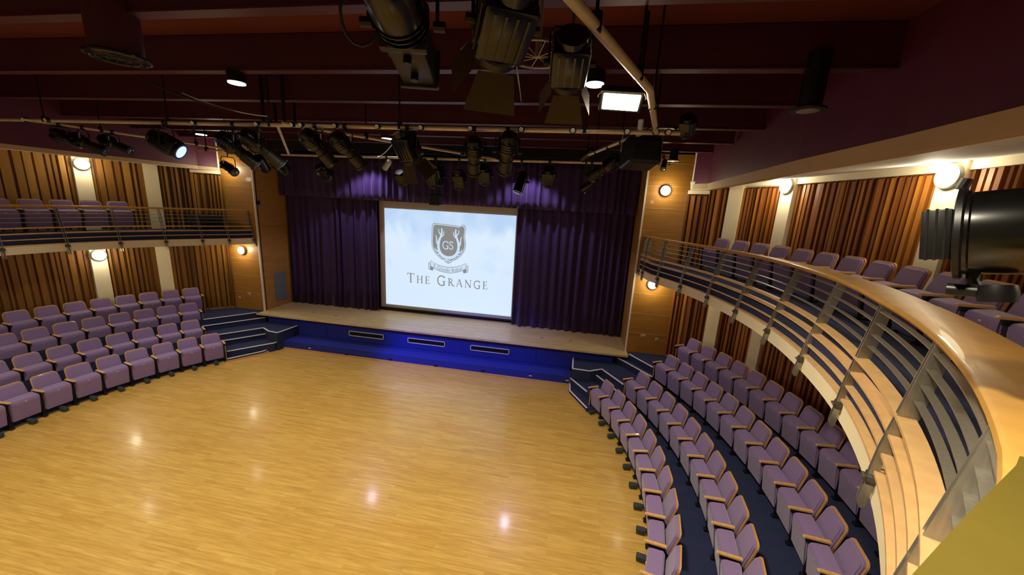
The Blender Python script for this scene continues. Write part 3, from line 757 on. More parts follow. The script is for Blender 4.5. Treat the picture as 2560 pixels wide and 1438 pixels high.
for s in (-1, 1):
    stroke(bm, [(cu + s * x, y) for x, y in curve((0, .455), (.07, .45), (.085, .37), (.075, .30)) + curve((.075, .30), (.065, .25), (.045, .22), (.055, .165))[1:]], .026, .004, .009)
    stroke(bm, [(cu + s * x, y) for x, y in curve((.080, .33), (.10, .30), (.085, .27), (.10, .235), 6)], .014, .004, .005)
    stroke(bm, [(cu + s * x, y) for x, y in ((.058, .23), (.075, .205), (.078, .17))], .010, .004, .004)
    stroke(bm, [(cu + s * x, y) for x, y in ((.055, .25), (.038, .225), (.036, .19))], .010, .004, .004)
    stroke(bm, [(cu + s * x, y) for x, y in ((.078, .40), (.098, .385), (.104, .36))], .012, .004, .004)
    stroke(bm, [(cu + s * x, y) for x, y in ((.066, .42), (.085, .425), (.098, .41))], .010, .004, .004)
stroke(bm, [(cu - .04, .485), (cu - .015, .478), (cu + .02, .487), (cu + .045, .48)], .012, .004, .005)
obj('antlers', bm, inkw, pic)
# serif lettering built from strokes: glyph -> list of (points, weight) in a unit cap box (x right, y up)
def cv(*a): return curve(*a, n=10)
TH, TN = .14, .055
GL = {
 'T': (.78, [([(.39, 0), (.39, 1)], TH), ([(.02, .97), (.76, .97)], TN * 1.3), ([(.03, 1), (.0, .78)], TN), ([(.75, 1), (.78, .78)], TN), ([(.24, .02), (.54, .02)], TN)]),
 'H': (.92, [([(.18, 0), (.18, 1)], TH), ([(.74, 0), (.74, 1)], TH), ([(.18, .52), (.74, .52)], TN), ([(.02, .02), (.34, .02)], TN), ([(.02, .98), (.34, .98)], TN), ([(.58, .02), (.90, .02)], TN), ([(.58, .98), (.90, .98)], TN)]),
 'E': (.68, [([(.18, 0), (.18, 1)], TH), ([(.02, .98), (.58, .98)], TN), ([(.18, .52), (.50, .52)], TN), ([(.02, .02), (.62, .02)], TN), ([(.57, 1), (.59, .80)], TN), ([(.50, .42), (.50, .62)], TN), ([(.60, 0), (.66, .24)], TN)]),
 'G': (.92, [(cv((.80, .80), (.68, 1.06), (.06, 1.12), (.08, .48)) + cv((.08, .48), (.10, -.1), (.66, -.1), (.80, .08))[1:], TH * .85), ([(.76, .06), (.76, .44)], TH), ([(.60, .44), (.90, .44)], TN), ([(.81, 1), (.81, .76)], TN)]),
 'R': (.84, [([(.18, 0), (.18, 1)], TH), ([(.02, .02), (.34, .02)], TN), (cv((.02, .98), (.72, 1.04), (.70, .48), (.22, .50)), TH * .7), ([(.38, .50), (.58, .20), (.86, -.02)], TH)]),
 'A': (.90, [([(.10, 0), (.45, 1)], TN * 1.2), ([(.44, 1), (.80, 0)], TH), ([(.23, .36), (.66, .36)], TN), ([(.0, .02), (.24, .02)], TN), ([(.66, .02), (.94, .02)], TN)]),
 'N': (.96, [([(.16, 0), (.16, .96)], TN * 1.2), ([(.13, .98), (.80, 0)], TH), ([(.80, 0), (.80, 1)], TN * 1.2), ([(.02, .02), (.30, .02)], TN), ([(.02, .98), (.18, .98)], TN), ([(.66, .98), (.94, .98)], TN)]),
 'S': (.62, [(cv((.52, .82), (.44, 1.08), (.02, 1.04), (.10, .72)) + cv((.10, .72), (.16, .50), (.56, .56), (.54, .24))[1:] + cv((.54, .24), (.52, -.10), (.10, -.06), (.06, .20))[1:], TH * .8), ([(.52, .98), (.53, .76)], TN), ([(.05, .02), (.05, .24)], TN)]),
 'l': (.32, [([(.16, 0), (.16, 1.05)], TH * .8), ([(.04, .02), (.28, .02)], TN)]),
 'a': (.52, [(cv((.08, .56), (.14, .72), (.38, .72), (.38, .45)) + [(.38, 0)], TH * .7), (cv((.38, .38), (.02, .40), (.02, -.04), (.22, 0)) + [(.38, .12)], TH * .6)]),
 'n': (.60, [([(.14, 0), (.14, .66)], TH * .8), (cv((.14, .5), (.22, .72), (.48, .76), (.46, .4)) + [(.46, 0)], TH * .8), ([(.04, .02), (.24, .02)], TN), ([(.36, .02), (.56, .02)], TN)]),
 'd': (.58, [(cv((.42, .58), (.2, .72), (.02, .6), (.06, .30)) + cv((.06, .30), (.10, -.04), (.34, -.04), (.42, .10))[1:], TH * .7), ([(.44, 0), (.44, 1.05)], TH * .8)]),
 'e': (.50, [(cv((.08, .36), (.48, .38), (.46, .36), (.44, .44)) + cv((.44, .44), (.38, .76), (.04, .72), (.06, .30))[1:] + cv((.06, .30), (.08, -.04), (.36, -.04), (.44, .12))[1:], TH * .65)]),
 'o': (.54, [(cv((.27, .66), (-.02, .66), (-.02, 0), (.27, 0)) + cv((.27, 0), (.56, 0), (.56, .66), (.27, .66))[1:], TH * .75)]),
 'b': (.58, [([(.12, 0), (.12, 1.05)], TH * .8), (cv((.12, .5), (.2, .74), (.54, .72), (.50, .30)) + cv((.50, .30), (.46, -.06), (.2, -.04), (.12, .08))[1:], TH * .7)]),
 'u': (.60, [([(.12, .66)] + cv((.12, .4), (.10, -.08), (.36, -.04), (.44, .14)), TH * .8), ([(.46, .66), (.46, 0)], TH * .8)]),
 'r': (.42, [([(.14, 0), (.14, .66)], TH * .8), (cv((.14, .46), (.2, .68), (.32, .70), (.38, .60)), TH * .7), ([(.04, .02), (.26, .02)], TN)]),
 ' ': (.34, [])}
def write(bm, s, u0, v0, size, track=.08, caps=None, bend=0, uc=None, dy=.002):
    """size = cap height in v units; returns end u"""
    u = u0
    for i, ch in enumerate(s):
        sz = size * (caps[i] if caps else 1)
        wd, gl = GL[ch.upper()] if (caps and ch.upper() in GL) else GL[ch]
        for pts, wt in gl:
            q = []
            for x, y in pts:
                uu = u + x * sz / AS; vv = v0 - y * sz
                if bend: vv += -bend * ((uu - uc) / .1) ** 2
                q.append((uu, vv))
            if bm is not None: stroke(bm, q, wt * sz / AS, dy)
        u += (wd + track) * sz / AS
    return u
txt = 'THE GRANGE'; caps = [1, .8, .8, 1, 1, .8, .8, .8, .8, .8]
sz = .098; Lw = write(None, txt, 0, 0, sz, .1, caps); tw = .652
bm = bmesh.new(); sc_ = tw / Lw; write(bm, txt, cu - tw / 2, .742, sz, .1 + (sc_ - 1) * .86, caps)
o = obj('title_lettering', bm, ink, pic); o['label'] = 'grey serif lettering THE GRANGE'
bm = bmesh.new(); Lw = write(None, 'GS', 0, 0, .075, .02); write(bm, 'GS', cu - Lw / 2 - .004, .365, .075, .02, dy=.005); obj('monogram', bm, inkw, pic)
bm = bmesh.new()
top = [(cu + x, .548 - .35 * (x ** 2) * 8 + .0) for x in [-.14 + .28 * i / 12 for i in range(13)]]
flat(bm, [(u, v + .0) for u, v in top] + [(u, v + .062) for u, v in top[::-1]], .003)
for s in (-1, 1): flat(bm, [(cu + s * .11, .545), (cu + s * .155, .515), (cu + s * .155, .585), (cu + s * .12, .60)], .0015)
obj('ribbon', bm, ink, pic)
bm = bmesh.new(); flat(bm, [(u, v + .005) for u, v in [(cu + (x - cu) * .98, y) for x, y in top]] + [(u, v + .057) for u, v in [(cu + (x - cu) * .98, y) for x, y in top][::-1]], .004)
for s in (-1, 1): flat(bm, [(cu + s * .142, .527), (cu + s * .151, .522), (cu + s * .151, .580), (cu + s * .142, .585)], .002)
obj('ribbon_face', bm, inkw, pic)
Lw = write(None, 'E Glande Robur', 0, 0, .036, .06); u_ = cu - Lw / 2
for wd_ in ('E ', 'Glande ', 'Robur'):
    bm = bmesh.new(); u_ = write(bm, wd_, u_, .598, .036, .06, bend=.028, uc=cu, dy=.005); o = obj('motto_word', bm, ink, pic); o['label'] = 'small grey motto word ' + wd_.strip()

# ------------------------------------------------------------------ wall lamps (round bulkheads)
def wall_lamp(p, n, label, r=.15, e=20, glowc=(1, .90, .66)):
    n = Vector(n).normalized(); p = Vector(p)
    t = thing('wall_lamp', label, 'lamp', p, 0, 'round wall lamps'); M = n.to_track_quat('Z', 'Y').to_matrix().to_4x4()
    bm = bmesh.new(); lathe(bm, [(r * 1.12, 0), (r * 1.14, .03), (r * 1.1, .06), (r * .98, .07), (r * .98, .04)], M, 32); obj('housing', bm, steel if False else MATS['lamp_housing'], t, 'auto')
    bm = bmesh.new(); lathe(bm, [(r * .97, .045), (r * .95, .075), (r * .8, .095), (r * .5, .105), (.01, .108)], M, 32); obj('diffuser', bm, lampglow, t, True)
    lamp('wall_point_light', 'POINT', p + n * .27, e, glowc, .10)
mat('lamp_housing', srgb(150, 152, 148), .5, .2)
for px, py, lab in ((606, 626, 'on the timber pillar left of the stage, below the balcony'), (575, 422, 'high on the left timber pillar, partly behind a lantern'), (1663, 477, 'high on the timber pillar right of the stage, above the balcony'), (1631, 711, 'on the timber pillar right of the stage, below the balcony')):
    p = at_y(px, py, 11.94); wall_lamp(p, (0, -1, 0), 'glowing round wall lamp ' + lab, .14)
def onpillar(W_, i, c, z, off=.18):
    d = Vector(W_[i + 1]) - Vector(W_[i - 1]); d.normalize(); n = Vector((-d.y, d.x))
    if n.dot(Vector(c) - Vector(W_[i])) < 0: n = -n
    p = Vector(W_[i]) + n * off; return (p.x, p.y, z), (n.x, n.y, 0)
for W_, i, c, z, lab in ((WR, 2, CR, 6.32, 'on the second cream pillar above the right balcony'), (WR, 3, CR, 6.28, 'on the third cream pillar above the right balcony'),
                         (WL, 2, CL, 6.05, 'on the second cream pillar above the left balcony'), (WL, 2, CL, 3.28, 'on the second cream pillar under the left balcony')):
    p, n = onpillar(W_, i, c, z, .172); wall_lamp(p, n, 'glowing round wall lamp ' + lab, .16, 26 if W_ is WR else 20)
# bodiless point lights added as stand-ins for unseen wall lamps further round the hall
for (x, y, z) in ((4.2, 1.3, 6.2), (-15.0, 3.6, 6.1), (-15.0, 3.6, 3.4), (-14.2, .7, 6.1)):
    lamp('wall_point_light', 'POINT', (x, y, z), 16, (1, .90, .66), .1)

# ceiling downlights
def downlight(x, y, z, label, on=True, r=.15, h=.30, rim=False, scale=1):
    t = thing('downlight', label, 'lamp', (x, y, z), 0, 'ceiling downlights')
    bm = bmesh.new(); lathe(bm, [(r, .012), (r, h), (.02, h + .01)], None, 28)
    if rim: lathe(bm, [(r * 1.45, .0), (r * 1.5, .02), (r * 1.0, .05)], None, 28)
    if z + h < 7.1: cyl(bm, (0, 0, h), (0, 0, 7.66 - z), .03)
    obj('housing', bm, black, t, 'auto')
    bm = bmesh.new(); lathe(bm, [(r * .93, .0), (r * .9, -.004), (.01, -.01)], None, 28); obj('lens', bm, downglow if on else steel, t, True)
    return t
for px, py, lab, on in ((592, 209, 'black cylindrical ceiling downlight, lit, above the left half of the floor', 1), (1487, 213, 'black cylindrical ceiling downlight, lit, left of the bright floodlight', 1)):
    p = at_y(px, py, 5.07); downlight(p.x, p.y, p.z, lab, on, .12, 7.18 - p.z)
for px, py, lab in ((502, 337, 'distant slim lit downlight above the left row of lanterns'), (968, 348, 'distant slim lit downlight between the crossing pipes')):
    p = at_z(px, py, 7.1); downlight(p.x, p.y, 7.1, lab, True, .16, .2)
p = at_z(1683, 403, 6.85); downlight(p.x, p.y, 6.85, 'small rimmed ceiling spotlight in front of the right timber pillar', False, .1, .3, True)
p = at_z(2020, 278, 6.75); downlight(p.x, p.y, 6.75, 'unlit rimmed ceiling downlight near the right bulkhead', False, .12, .6, True)
p = at_z(297, 152, 6.75)
t = thing('ceiling_speaker_drum', 'large unlit drum-shaped fitting hanging from the ceiling at upper left', 'light fitting', p)
bm = bmesh.new(); lathe(bm, [(.21, .05), (.21, .85), (.05, .9)], None, 36); obj('drum', bm, burgbeam, t, 'auto')
bm = bmesh.new(); tube(bm, [(.245 * math.cos(a * math.pi / 18), .245 * math.sin(a * math.pi / 18), .03) for a in range(37)], .02, 8); obj('rim', bm, blackgloss, t, 'auto')
bm = bmesh.new()
for k in range(12): cyl(bm, (0, 0, .02), (.24 * math.cos(k * math.pi / 6), .24 * math.sin(k * math.pi / 6), .01), .005, seg=6)
for rr in (.09, .17): tube(bm, [(rr * math.cos(a * math.pi / 12), rr * math.sin(a * math.pi / 12), .012) for a in range(25)], .005, 6)
obj('guard', bm, black, t)
p = at_z(1345, 137, 6.75)
RG = .29
t = thing('ceiling_fan_guard', 'round wire-guarded ceiling fitting between the two big near lanterns', 'light fitting', p)
bm = bmesh.new(); tube(bm, [(RG * math.cos(a * math.pi / 16), RG * math.sin(a * math.pi / 16), 0) for a in range(33)], .012, 8); obj('ring', bm, steel, t, True)
bm = bmesh.new()
for k in range(10): cyl(bm, (0, 0, -.02), (RG * math.cos(k * math.pi / 5), RG * math.sin(k * math.pi / 5), 0), .004, seg=6)
cyl(bm, (0, 0, -.02), (0, 0, .9), .025); obj('spokes', bm, steel, t)

# ------------------------------------------------------------------ lighting rig pipes
ZP = 6.65
def pz(px, py): return at_z(px, py, ZP)
def pipe_run(a, b, label, r=.034):
    a = Vector(a); b = Vector(b); t = thing('lighting_pipe', label, 'pipe', a, 0, 'rig pipes under the ceiling')
    bm = bmesh.new(); cyl(bm, (0, 0, 0), b - a, r, seg=14); obj('tube', bm, pipe, t, 'auto'); return t
A = {}
A['front'] = (pz(-40, 298), pz(1700, 333)); A['back'] = (pz(560, 383), pz(1600, 410)); 
def hanger(t, p, base):
    p = Vector(p); bm = bmesh.new(); cyl(bm, p - base, Vector((p.x, p.y, 7.66)) - base, .012, seg=8); cyl(bm, p - base + Vector((0, 0, -.03)), p - base + Vector((0, 0, .08)), .04, seg=10); obj('hanger', bm, black, t)
for key, lab, ns in (('front', 'long pale scaffold pipe crossing the hall in front of the diagonal ones', (.12, .34, .5, .68, .9)), ('back', 'pale scaffold pipe crossing just in front of the stage curtains', (.1, .5, .9))):
    a, b = A[key]; t = pipe_run(a, b, lab)
    for s in ns: hanger(t, a.lerp(b, s), a)
diag = [(pz(60, 298), pz(565, 372), 'diagonal scaffold pipe from the front pipe down towards the left pillar'), (pz(705, 308), pz(1240, 398), 'diagonal scaffold pipe running from the front pipe towards the stage centre'),
        (pz(1605, 333), pz(1470, 388), 'short diagonal scaffold pipe beside the right-hand loudspeaker'), (pz(1380, -60), pz(1625, 225), 'steep near scaffold pipe at the top right of centre'), (pz(1625, 225), pz(1640, 330), 'short dark pipe linking the near pipe to the front pipe')]
for a, b, lab in diag:
    t = pipe_run(a, b, lab, (.036 if 'near' in lab else .03)); hanger(t, a.lerp(b, .3), a); hanger(t, a.lerp(b, .8), a)
# raked strut hanging from the front pipe
a = at_y(693, 312, 5.95); b = at_y(722, 385, 7.6)
t = pipe_run(a, b, 'short raked grey strut linking the front pipe to the rear pipe', .022)
a, b = at_y(495, 375, 8.4), at_y(568, 377, 8.2); t = pipe_run(a, b, 'short bright pipe stub holding the small black lantern by the left pillar', .022); hanger(t, a.lerp(b, .3), a); hanger(t, b, a)
# pipe clamps with round sockets along the front pipe
CL_X = [(35, 300), (92, 301), (470, 305), (632, 305), (722, 305), (745, 306), (832, 313), (940, 319), (1050, 322), (1175, 326), (1303, 326), (1432, 328), (1568, 327), (1640, 328), (1670, 330)]
for i, (px, py) in enumerate(CL_X):
    p = at_y(px, py, 5.84)
    # keep sockets on the pipe line
    a, b = A['front']; s = (p.x - a.x) / (b.x - a.x); q = a.lerp(b, s)
    t = thing('pipe_socket', 'round socket outlet clipped to the front pipe, %s from the left' % ORD[i], 'socket', q, 0, 'socket outlets on the front pipe')
    bm = bmesh.new(); lathe(bm, [(.045, -.02), (.05, .03), (.036, .05)], Matrix.Translation((0, -.03, 0)) @ Vector((0, -1, -.15)).to_track_quat('Z', 'Y').to_matrix().to_4x4(), 18); obj('socket_body', bm, black, t, 'auto')
    bm = bmesh.new(); lathe(bm, [(.034, .05), (.03, .056), (.005, .05)], Matrix.Translation((0, -.03, 0)) @ Vector((0, -1, -.15)).to_track_quat('Z', 'Y').to_matrix().to_4x4(), 18); obj('socket_face', bm, whitep, t, 'auto')

# ------------------------------------------------------------------ lanterns
def lantern(kind, p, d, hang, label, s=1.0, tilt=0, doors=False, lens=None, bodym=None, group='stage lanterns on the rig'):
    """p body centre, d beam direction, hang point above it on a pipe"""
    p = Vector(p); d = Vector(d).normalized(); hang = Vector(hang); bodym = bodym or blackgloss
    t = thing('stage_lantern', label, 'stage light', p, 0, group); M = d.to_track_quat('Z', 'Y').to_matrix().to_4x4()
    bm = bmesh.new()
    if kind == 'profile':
        lathe(bm, [(.03, -.30), (.09, -.29), (.125, -.24), (.14, -.16), (.14, -.06), (.125, .0), (.09, .03)], M @ Matrix.Scale(s, 4), 28)
        for k in range(4): lathe(bm, [(.128, -.20 + k * .04), (.148, -.195 + k * .04), (.148, -.185 + k * .04), (.128, -.18 + k * .04)], M @ Matrix.Scale(s, 4), 28)
        obj('lamp_house', bm, bodym, t, 'auto')
        bm = bmesh.new(); lathe(bm, [(.085, .0), (.085, .12), (.10, .13), (.10, .32), (.115, .33), (.115, .36), (.095, .36)], M @ Matrix.Scale(s, 4), 28); obj('lens_tube', bm, doorblack, t, 'auto')
        L = .36; R_ = .09
    elif kind == 'zoom':
        lathe(bm, [(.03, -.34), (.10, -.33), (.125, -.28), (.13, -.12), (.12, -.02), (.10, .0)], M @ Matrix.Scale(s, 4), 28)
        for k in range(3): lathe(bm, [(.118, -.10 + k * .035), (.136, -.097 + k * .035), (.136, -.088 + k * .035), (.118, -.085 + k * .035)], M @ Matrix.Scale(s, 4), 28)
        obj('lamp_house', bm, bodym, t, 'auto')
        bm = bmesh.new(); box(bm, (0, 0, .20 * s), (.20 * s, .20 * s, .40 * s), M, .02 * s); box(bm, (0, 0, .39 * s), (.23 * s, .23 * s, .03 * s), M, .006 * s)
        box(bm, (0, 0, .02 * s), (.24 * s, .24 * s, .05 * s), M, .012 * s); obj('lens_tube', bm, doorblack, t, 'auto')
        for zz in (.10, .26):
            bm = bmesh.new(); cyl(bm, M @ Vector((.10 * s, .02, zz * s)), M @ Vector((.15 * s, .02, zz * s)), .025 * s, seg=14); obj('focus_knob', bm, black, t, 'auto')
            bm = bmesh.new(); cyl(bm, M @ Vector((0, -.10 * s, zz * s)), M @ Vector((0, -.14 * s, zz * s)), .022 * s, seg=14); obj('focus_knob', bm, black, t, 'auto')
        L = .42; R_ = .09
    elif kind == 'fresnel':
        box(bm, (0, 0, -.02 * s), (.30 * s, .26 * s, .34 * s), M, .035 * s)
        for k in (-.09, -.03, .03, .09):
            box(bm, (k * s, 0, -.02 * s), (.014 * s, .272 * s, .27 * s), M)
            box(bm, (0, k * s * .8, -.02 * s), (.312 * s, .010 * s, .27 * s), M)
        lathe(bm, [(.12, -.24), (.12, -.19), (.05, -.18)], M @ Matrix.Scale(s, 4), 20); obj('lamp_house', bm, bodym, t, 'auto')
        bm = bmesh.new(); lathe(bm, [(.125, .14), (.135, .15), (.135, .20), (.12, .20)], M @ Matrix.Scale(s, 4), 28); obj('lens_ring', bm, doorblack, t, 'auto')
        L = .2; R_ = .115
    else:
        lathe(bm, [(.04, -.22), (.085, -.21), (.10, -.16), (.10, .20), (.108, .205), (.108, .225), (.095, .225)], M @ Matrix.Scale(s, 4), 24); obj('can', bm, bodym, t, 'auto')
        L = .2; R_ = .09
    L = {'profile': .362, 'fresnel': .202, 'par': .227, 'zoom': .407}[kind]
    bm = bmesh.new(); lathe(bm, [(R_ * .92, L - .004), (R_ * .9, L), (R_ * .6, L + .012), (.01, L + .016)], M @ Matrix.Scale(s, 4), 24); obj('lens', bm, lens or MATS['lens_glass'], t, True)
    # yoke
    side = d.cross(Vector((0, 0, 1))); side = side.normalized() if side.length > .1 else Vector((1, 0, 0))
    ww = .17 * s; top = (hang - p); yk = Vector((0, 0, 1)) * max(.16 * s, min(.26 * s, top.length * .8))
    bm = bmesh.new(); tube(bm, [side * ww, side * ww + yk * .8, side * ww * .8 + yk, -side * ww * .8 + yk, -side * ww + yk * .8, -side * ww], .010 * s, 6)
    cyl(bm, side * (ww - .02), side * (ww + .04 * s), .025 * s, seg=10); cyl(bm, -side * (ww - .02), -side * (ww + .04 * s), .025 * s, seg=10); obj('yoke', bm, black, t)
    bm = bmesh.new(); cyl(bm, yk, top, .012 * s, seg=8); cyl(bm, top + Vector((-.03, 0, 0)), top + Vector((.03, 0, 0)), .045, seg=12); obj('clamp', bm, black, t, 'auto')
    if kind in ('profile', 'par') and s < 1.2:
        bm = bmesh.new(); tg = side * (ww * .7) + yk * .75; box(bm, tg + Vector((0, 0, -.05)), (.022, .005, .10)); obj('name_tag', bm, whitep, t)
    if doors:
        for k in range(4):
            R4 = Matrix.Rotation(k * math.pi / 2, 4, 'Z'); bm = bmesh.new()
            w0, w1, ln = .11, (.17 if k % 2 == 0 else .12), .22; op = .10
            v = [(-w0, .13, L), (w0, .13, L), (w1, .13 + op, L + ln), (-w1, .13 + op, L + ln)]
            vs = [bm.verts.new(M @ R4 @ (Vector(q) * s)) for q in v]; f = bm.faces.new(vs)
            r = bmesh.ops.solidify(bm, geom=[f], thickness=.004); fix(bm); obj('barn_door', bm, door_m, t)
    return t
mat('lens_glass', srgb(60, 66, 72), .08, .0, spec=.8)
def onpipe(p, key=None):
    return Vector((p.x, p.y, ZP))
Yf = A['front'][0].lerp(A['front'][1], .45).y
PIPES = {'front': A['front'], 'back': A['back'], 'd1': diag[0][:2], 'd2': diag[1][:2], 'd3': diag[2][:2], 'stub': (at_y(495, 375, 8.4), at_y(568, 377, 8.2))}
def under(px, py, key):
    a, b = PIPES[key]; d = b - a; n = Vector((-d.y, d.x, 0)).normalized(); r_ = ray(px, py); o = Vector((0, 0, CAM_H))
    p = o + r_ * ((a - o).dot(n) / r_.dot(n)); s_ = (p - a).to_2d().dot(d.to_2d()) / d.to_2d().length_squared
    return p, a + d * s_
def L_(kind, px, py, key, d, label, **k):
    p, h = under(px, py, key); return lantern(kind, p, d, h, label, **k)
L_('fresnel', 152, 343, 'd1', (-.6, .6, -.3), 'black lantern at the far left of the rig, pointing away', s=.8)
L_('profile', 212, 358, 'd1', (.9, .5, -.45), 'black profile lantern with long tube, left of the upper left wall lamp', s=1.0)
L_('profile', 285, 360, 'd1', (.9, .3, -.4), 'black profile lantern just right of the upper left wall lamp', s=.95)
L_('fresnel', 420, 362, 'front', (.9, .34, -.55), 'large black lantern whose front glows blue', s=1.15, lens=blueglow)
L_('par', 572, 420, 'stub', (.75, -.1, -.42), 'small shiny black par lantern in front of the left timber pillar', s=1.0)
L_('profile', 590, 372, 'front', (.7, .5, -.75), 'ribbed round-backed profile lantern, left of a pair above the left pillar', s=1.1)
L_('profile', 652, 368, 'front', (.7, .5, -.75), 'ribbed round-backed profile lantern, right of a pair above the left pillar', s=1.15)
L_('par', 655, 408, 'back', (-.3, .8, -.6), 'dark can lantern hanging behind the pair of ribbed lanterns', s=1.3)
L_('fresnel', 703, 418, 'back', (.4, .8, -.6), 'dark bluish lantern at the left end of the rear pipe', s=1.1)
L_('profile', 792, 366, 'front', (.3, .8, -.75), 'shiny round-backed profile lantern, left one of two left of the screen', s=1.05)
L_('profile', 866, 372, 'front', (.35, .8, -.72), 'shiny round-backed profile lantern, right one of two left of the screen', s=1.05)
L_('fresnel', 812, 432, 'back', (.2, .8, -.7), 'dark lantern low in front of the left end of the pelmet', s=1.1)
L_('fresnel', 1020, 372, 'front', (.25, .55, -.9), 'brown-black lantern with hinged doors, above the screen left edge', s=1.15, doors=True)
L_('fresnel', 1004, 447, 'back', (0, .7, -.8), 'dark lantern hanging in front of the lit left part of the pelmet', s=.95)
L_('par', 968, 412, 'back', (-.6, .4, -.5), 'small pale grey floodlight on the rear pipe', s=.75, bodym=steel)
L_('profile', 1185, 388, 'front', (-.2, .8, -.8), 'dark profile lantern above the middle of the screen', s=1.0)
L_('profile', 1268, 380, 'front', (-.25, .8, -.8), 'glossy round-backed lantern with wire guard, above the screen right half', s=1.1)
L_('fresnel', 1088, 440, 'back', (0, .6, -.9), 'big dark lantern in the middle of the rear pipe', s=1.5)
L_('fresnel', 1148, 452, 'back', (0, .6, -.9), 'dark lantern right of the big central one', s=1.1)
L_('fresnel', 1212, 440, 'back', (0, .7, -.8), 'dark lantern with pale edge, left of the right pelmet light patch', s=1.1)
L_('par', 1302, 456, 'back', (-.2, -.3, -.9), 'compact black moving lantern in front of the lit right part of the pelmet', s=1.25)
L_('fresnel', 1372, 445, 'back', (0, .7, -.8), 'boxy olive-black lantern right of the lit part of the pelmet', s=1.1)
L_('profile', 1515, 418, 'd3', (-.75, .35, -.5), 'black lantern with bright ring of holes, pointing down left near the right pillar', s=1.0)
L_('par', 1475, 462, 'back', (-.7, .3, -.5), 'small black can lantern lowest on the right, below the ringed lantern', s=1.0)
L_('par', 1470, 385, 'd3', (-.5, .5, -.4), 'small dark lantern at the end of the short diagonal pipe', s=.8)
L_('fresnel', 1718, 318, 'front', (.2, .7, -.6), 'small dark lantern at the right end of the front pipe', s=.7)
p = at_y(1660, 412, 11.75); lantern('par', p, (-.2, -.6, -.7), (p.x, 11.93, p.z + .22), 'small black camera-like spotlight on top of the right timber pillar', s=.8)
p = at_y(1090, 500, 9.6)
t = thing('video_projector', 'black projector hanging in front of the top edge of the screen', 'projector', p)
bm = bmesh.new(); box(bm, (0, 0, 0), (.3, .3, .3), bev=.03); obj('body', bm, black, t)
bm = bmesh.new(); cyl(bm, (0, 0, .1), (0, 0, ZP - p.z), .02, seg=10); obj('mounting_pole', bm, black, t)
bm = bmesh.new(); cyl(bm, (0, -.02, 0), (0, .19, 0), .06, seg=20); obj('lens', bm, MATS['lens_glass'], t)

# near lanterns overhead
nh = Vector((0, 0, 7.2))
def near(kind, px, py, dist, tx, ty, label, **k):
    p = at_d(px, py, dist); q = at_d(tx, ty, dist * 1.12); hang = p - (q - p).normalized() * .45; hang.z = max(hang.z, p.z + .35)
    return lantern(kind, p, q - p, hang, label, **k)
near('zoom', 1008, 62, 2.6, 1046, 160, 'big near black profile lantern at the top centre left', s=1.12)
near('fresnel', 1258, 62, 2.8, 1215, 215, 'big near brown-black lantern with open doors at the top centre', s=1.12, doors=True)
near('fresnel', 1424, 158, 3.0, 1405, 300, 'big near brown-black lantern with open doors, left of the bright floodlight', s=.85, doors=True)
# floodlight
p = at_y(1552, 256, 4.6)
t = thing('floodlight', 'bright warm rectangular floodlight under the ceiling right of centre', 'floodlight', p)
Mf = Matrix.Rotation(-28 * D2R, 4, 'X') @ Matrix.Rotation(4 * D2R, 4, 'Y')
bm = bmesh.new(); box(bm, (0, .02, .06), (.48, .30, .10), Mf, .02); obj('housing', bm, black, t)
bm = bmesh.new(); box(bm, (0, .0, .0), (.40, .22, .02), Mf, .005); obj('lens', bm, floodglow, t)
bm = bmesh.new(); tube(bm, [Mf @ Vector(q) for q in ((-.26, .05, .1), (-.26, -.1, -.02), (-.22, -.2, -.05), (.22, -.2, -.05), (.26, -.1, -.02), (.26, .05, .1))], .008, 6); obj('guard', bm, steel, t)
bm = bmesh.new(); cyl(bm, (.2, .05, .1), (.2, .1, 7.66 - p.z), .015); obj('bracket', bm, black, t)
lamp('flood_lamp', 'AREA', p + Vector((0, -.05, -.06)), 60, (1, .82, .55), .3, p + Vector((0, -1.0, -3)), spread=150 * D2R)
# loudspeaker box on the right
p = at_y(1600, 384, 6.3)
t = thing('loudspeaker', 'large black loudspeaker box hanging above the right side of the stage', 'loudspeaker', p)
bm = bmesh.new(); box(bm, (0, 0, 0), (.50, .45, .42), Matrix.Rotation(.25, 4, 'Z') @ Matrix.Rotation(-.2, 4, 'X'), .04); obj('cabinet', bm, black, t)
bm = bmesh.new(); tube(bm, [(-.3, -.1, .0), (-.3, -.1, .28), (.3, -.05, .34), (.3, -.05, .0)], .014, 6); cyl(bm, (.0, -.07, .3), (0, 0, ZP - p.z), .03); obj('yoke', bm, steel, t)
bm = bmesh.new(); box(bm, (0, -.22, -.02), (.4, .03, .3), Matrix.Rotation(.25, 4, 'Z') @ Matrix.Rotation(-.2, 4, 'X'), .01); obj('grille', bm, darkgap, t)
p = at_y(1603, 300, 5.9)
bm = bmesh.new(); cyl(bm, p, p + Vector((0, 0, -.16)), .04, seg=12); tag(obj('pipe_coupler', bm, whitep, None, 'auto'), 'short pale cylinder hanging above the loudspeaker', 'coupler')

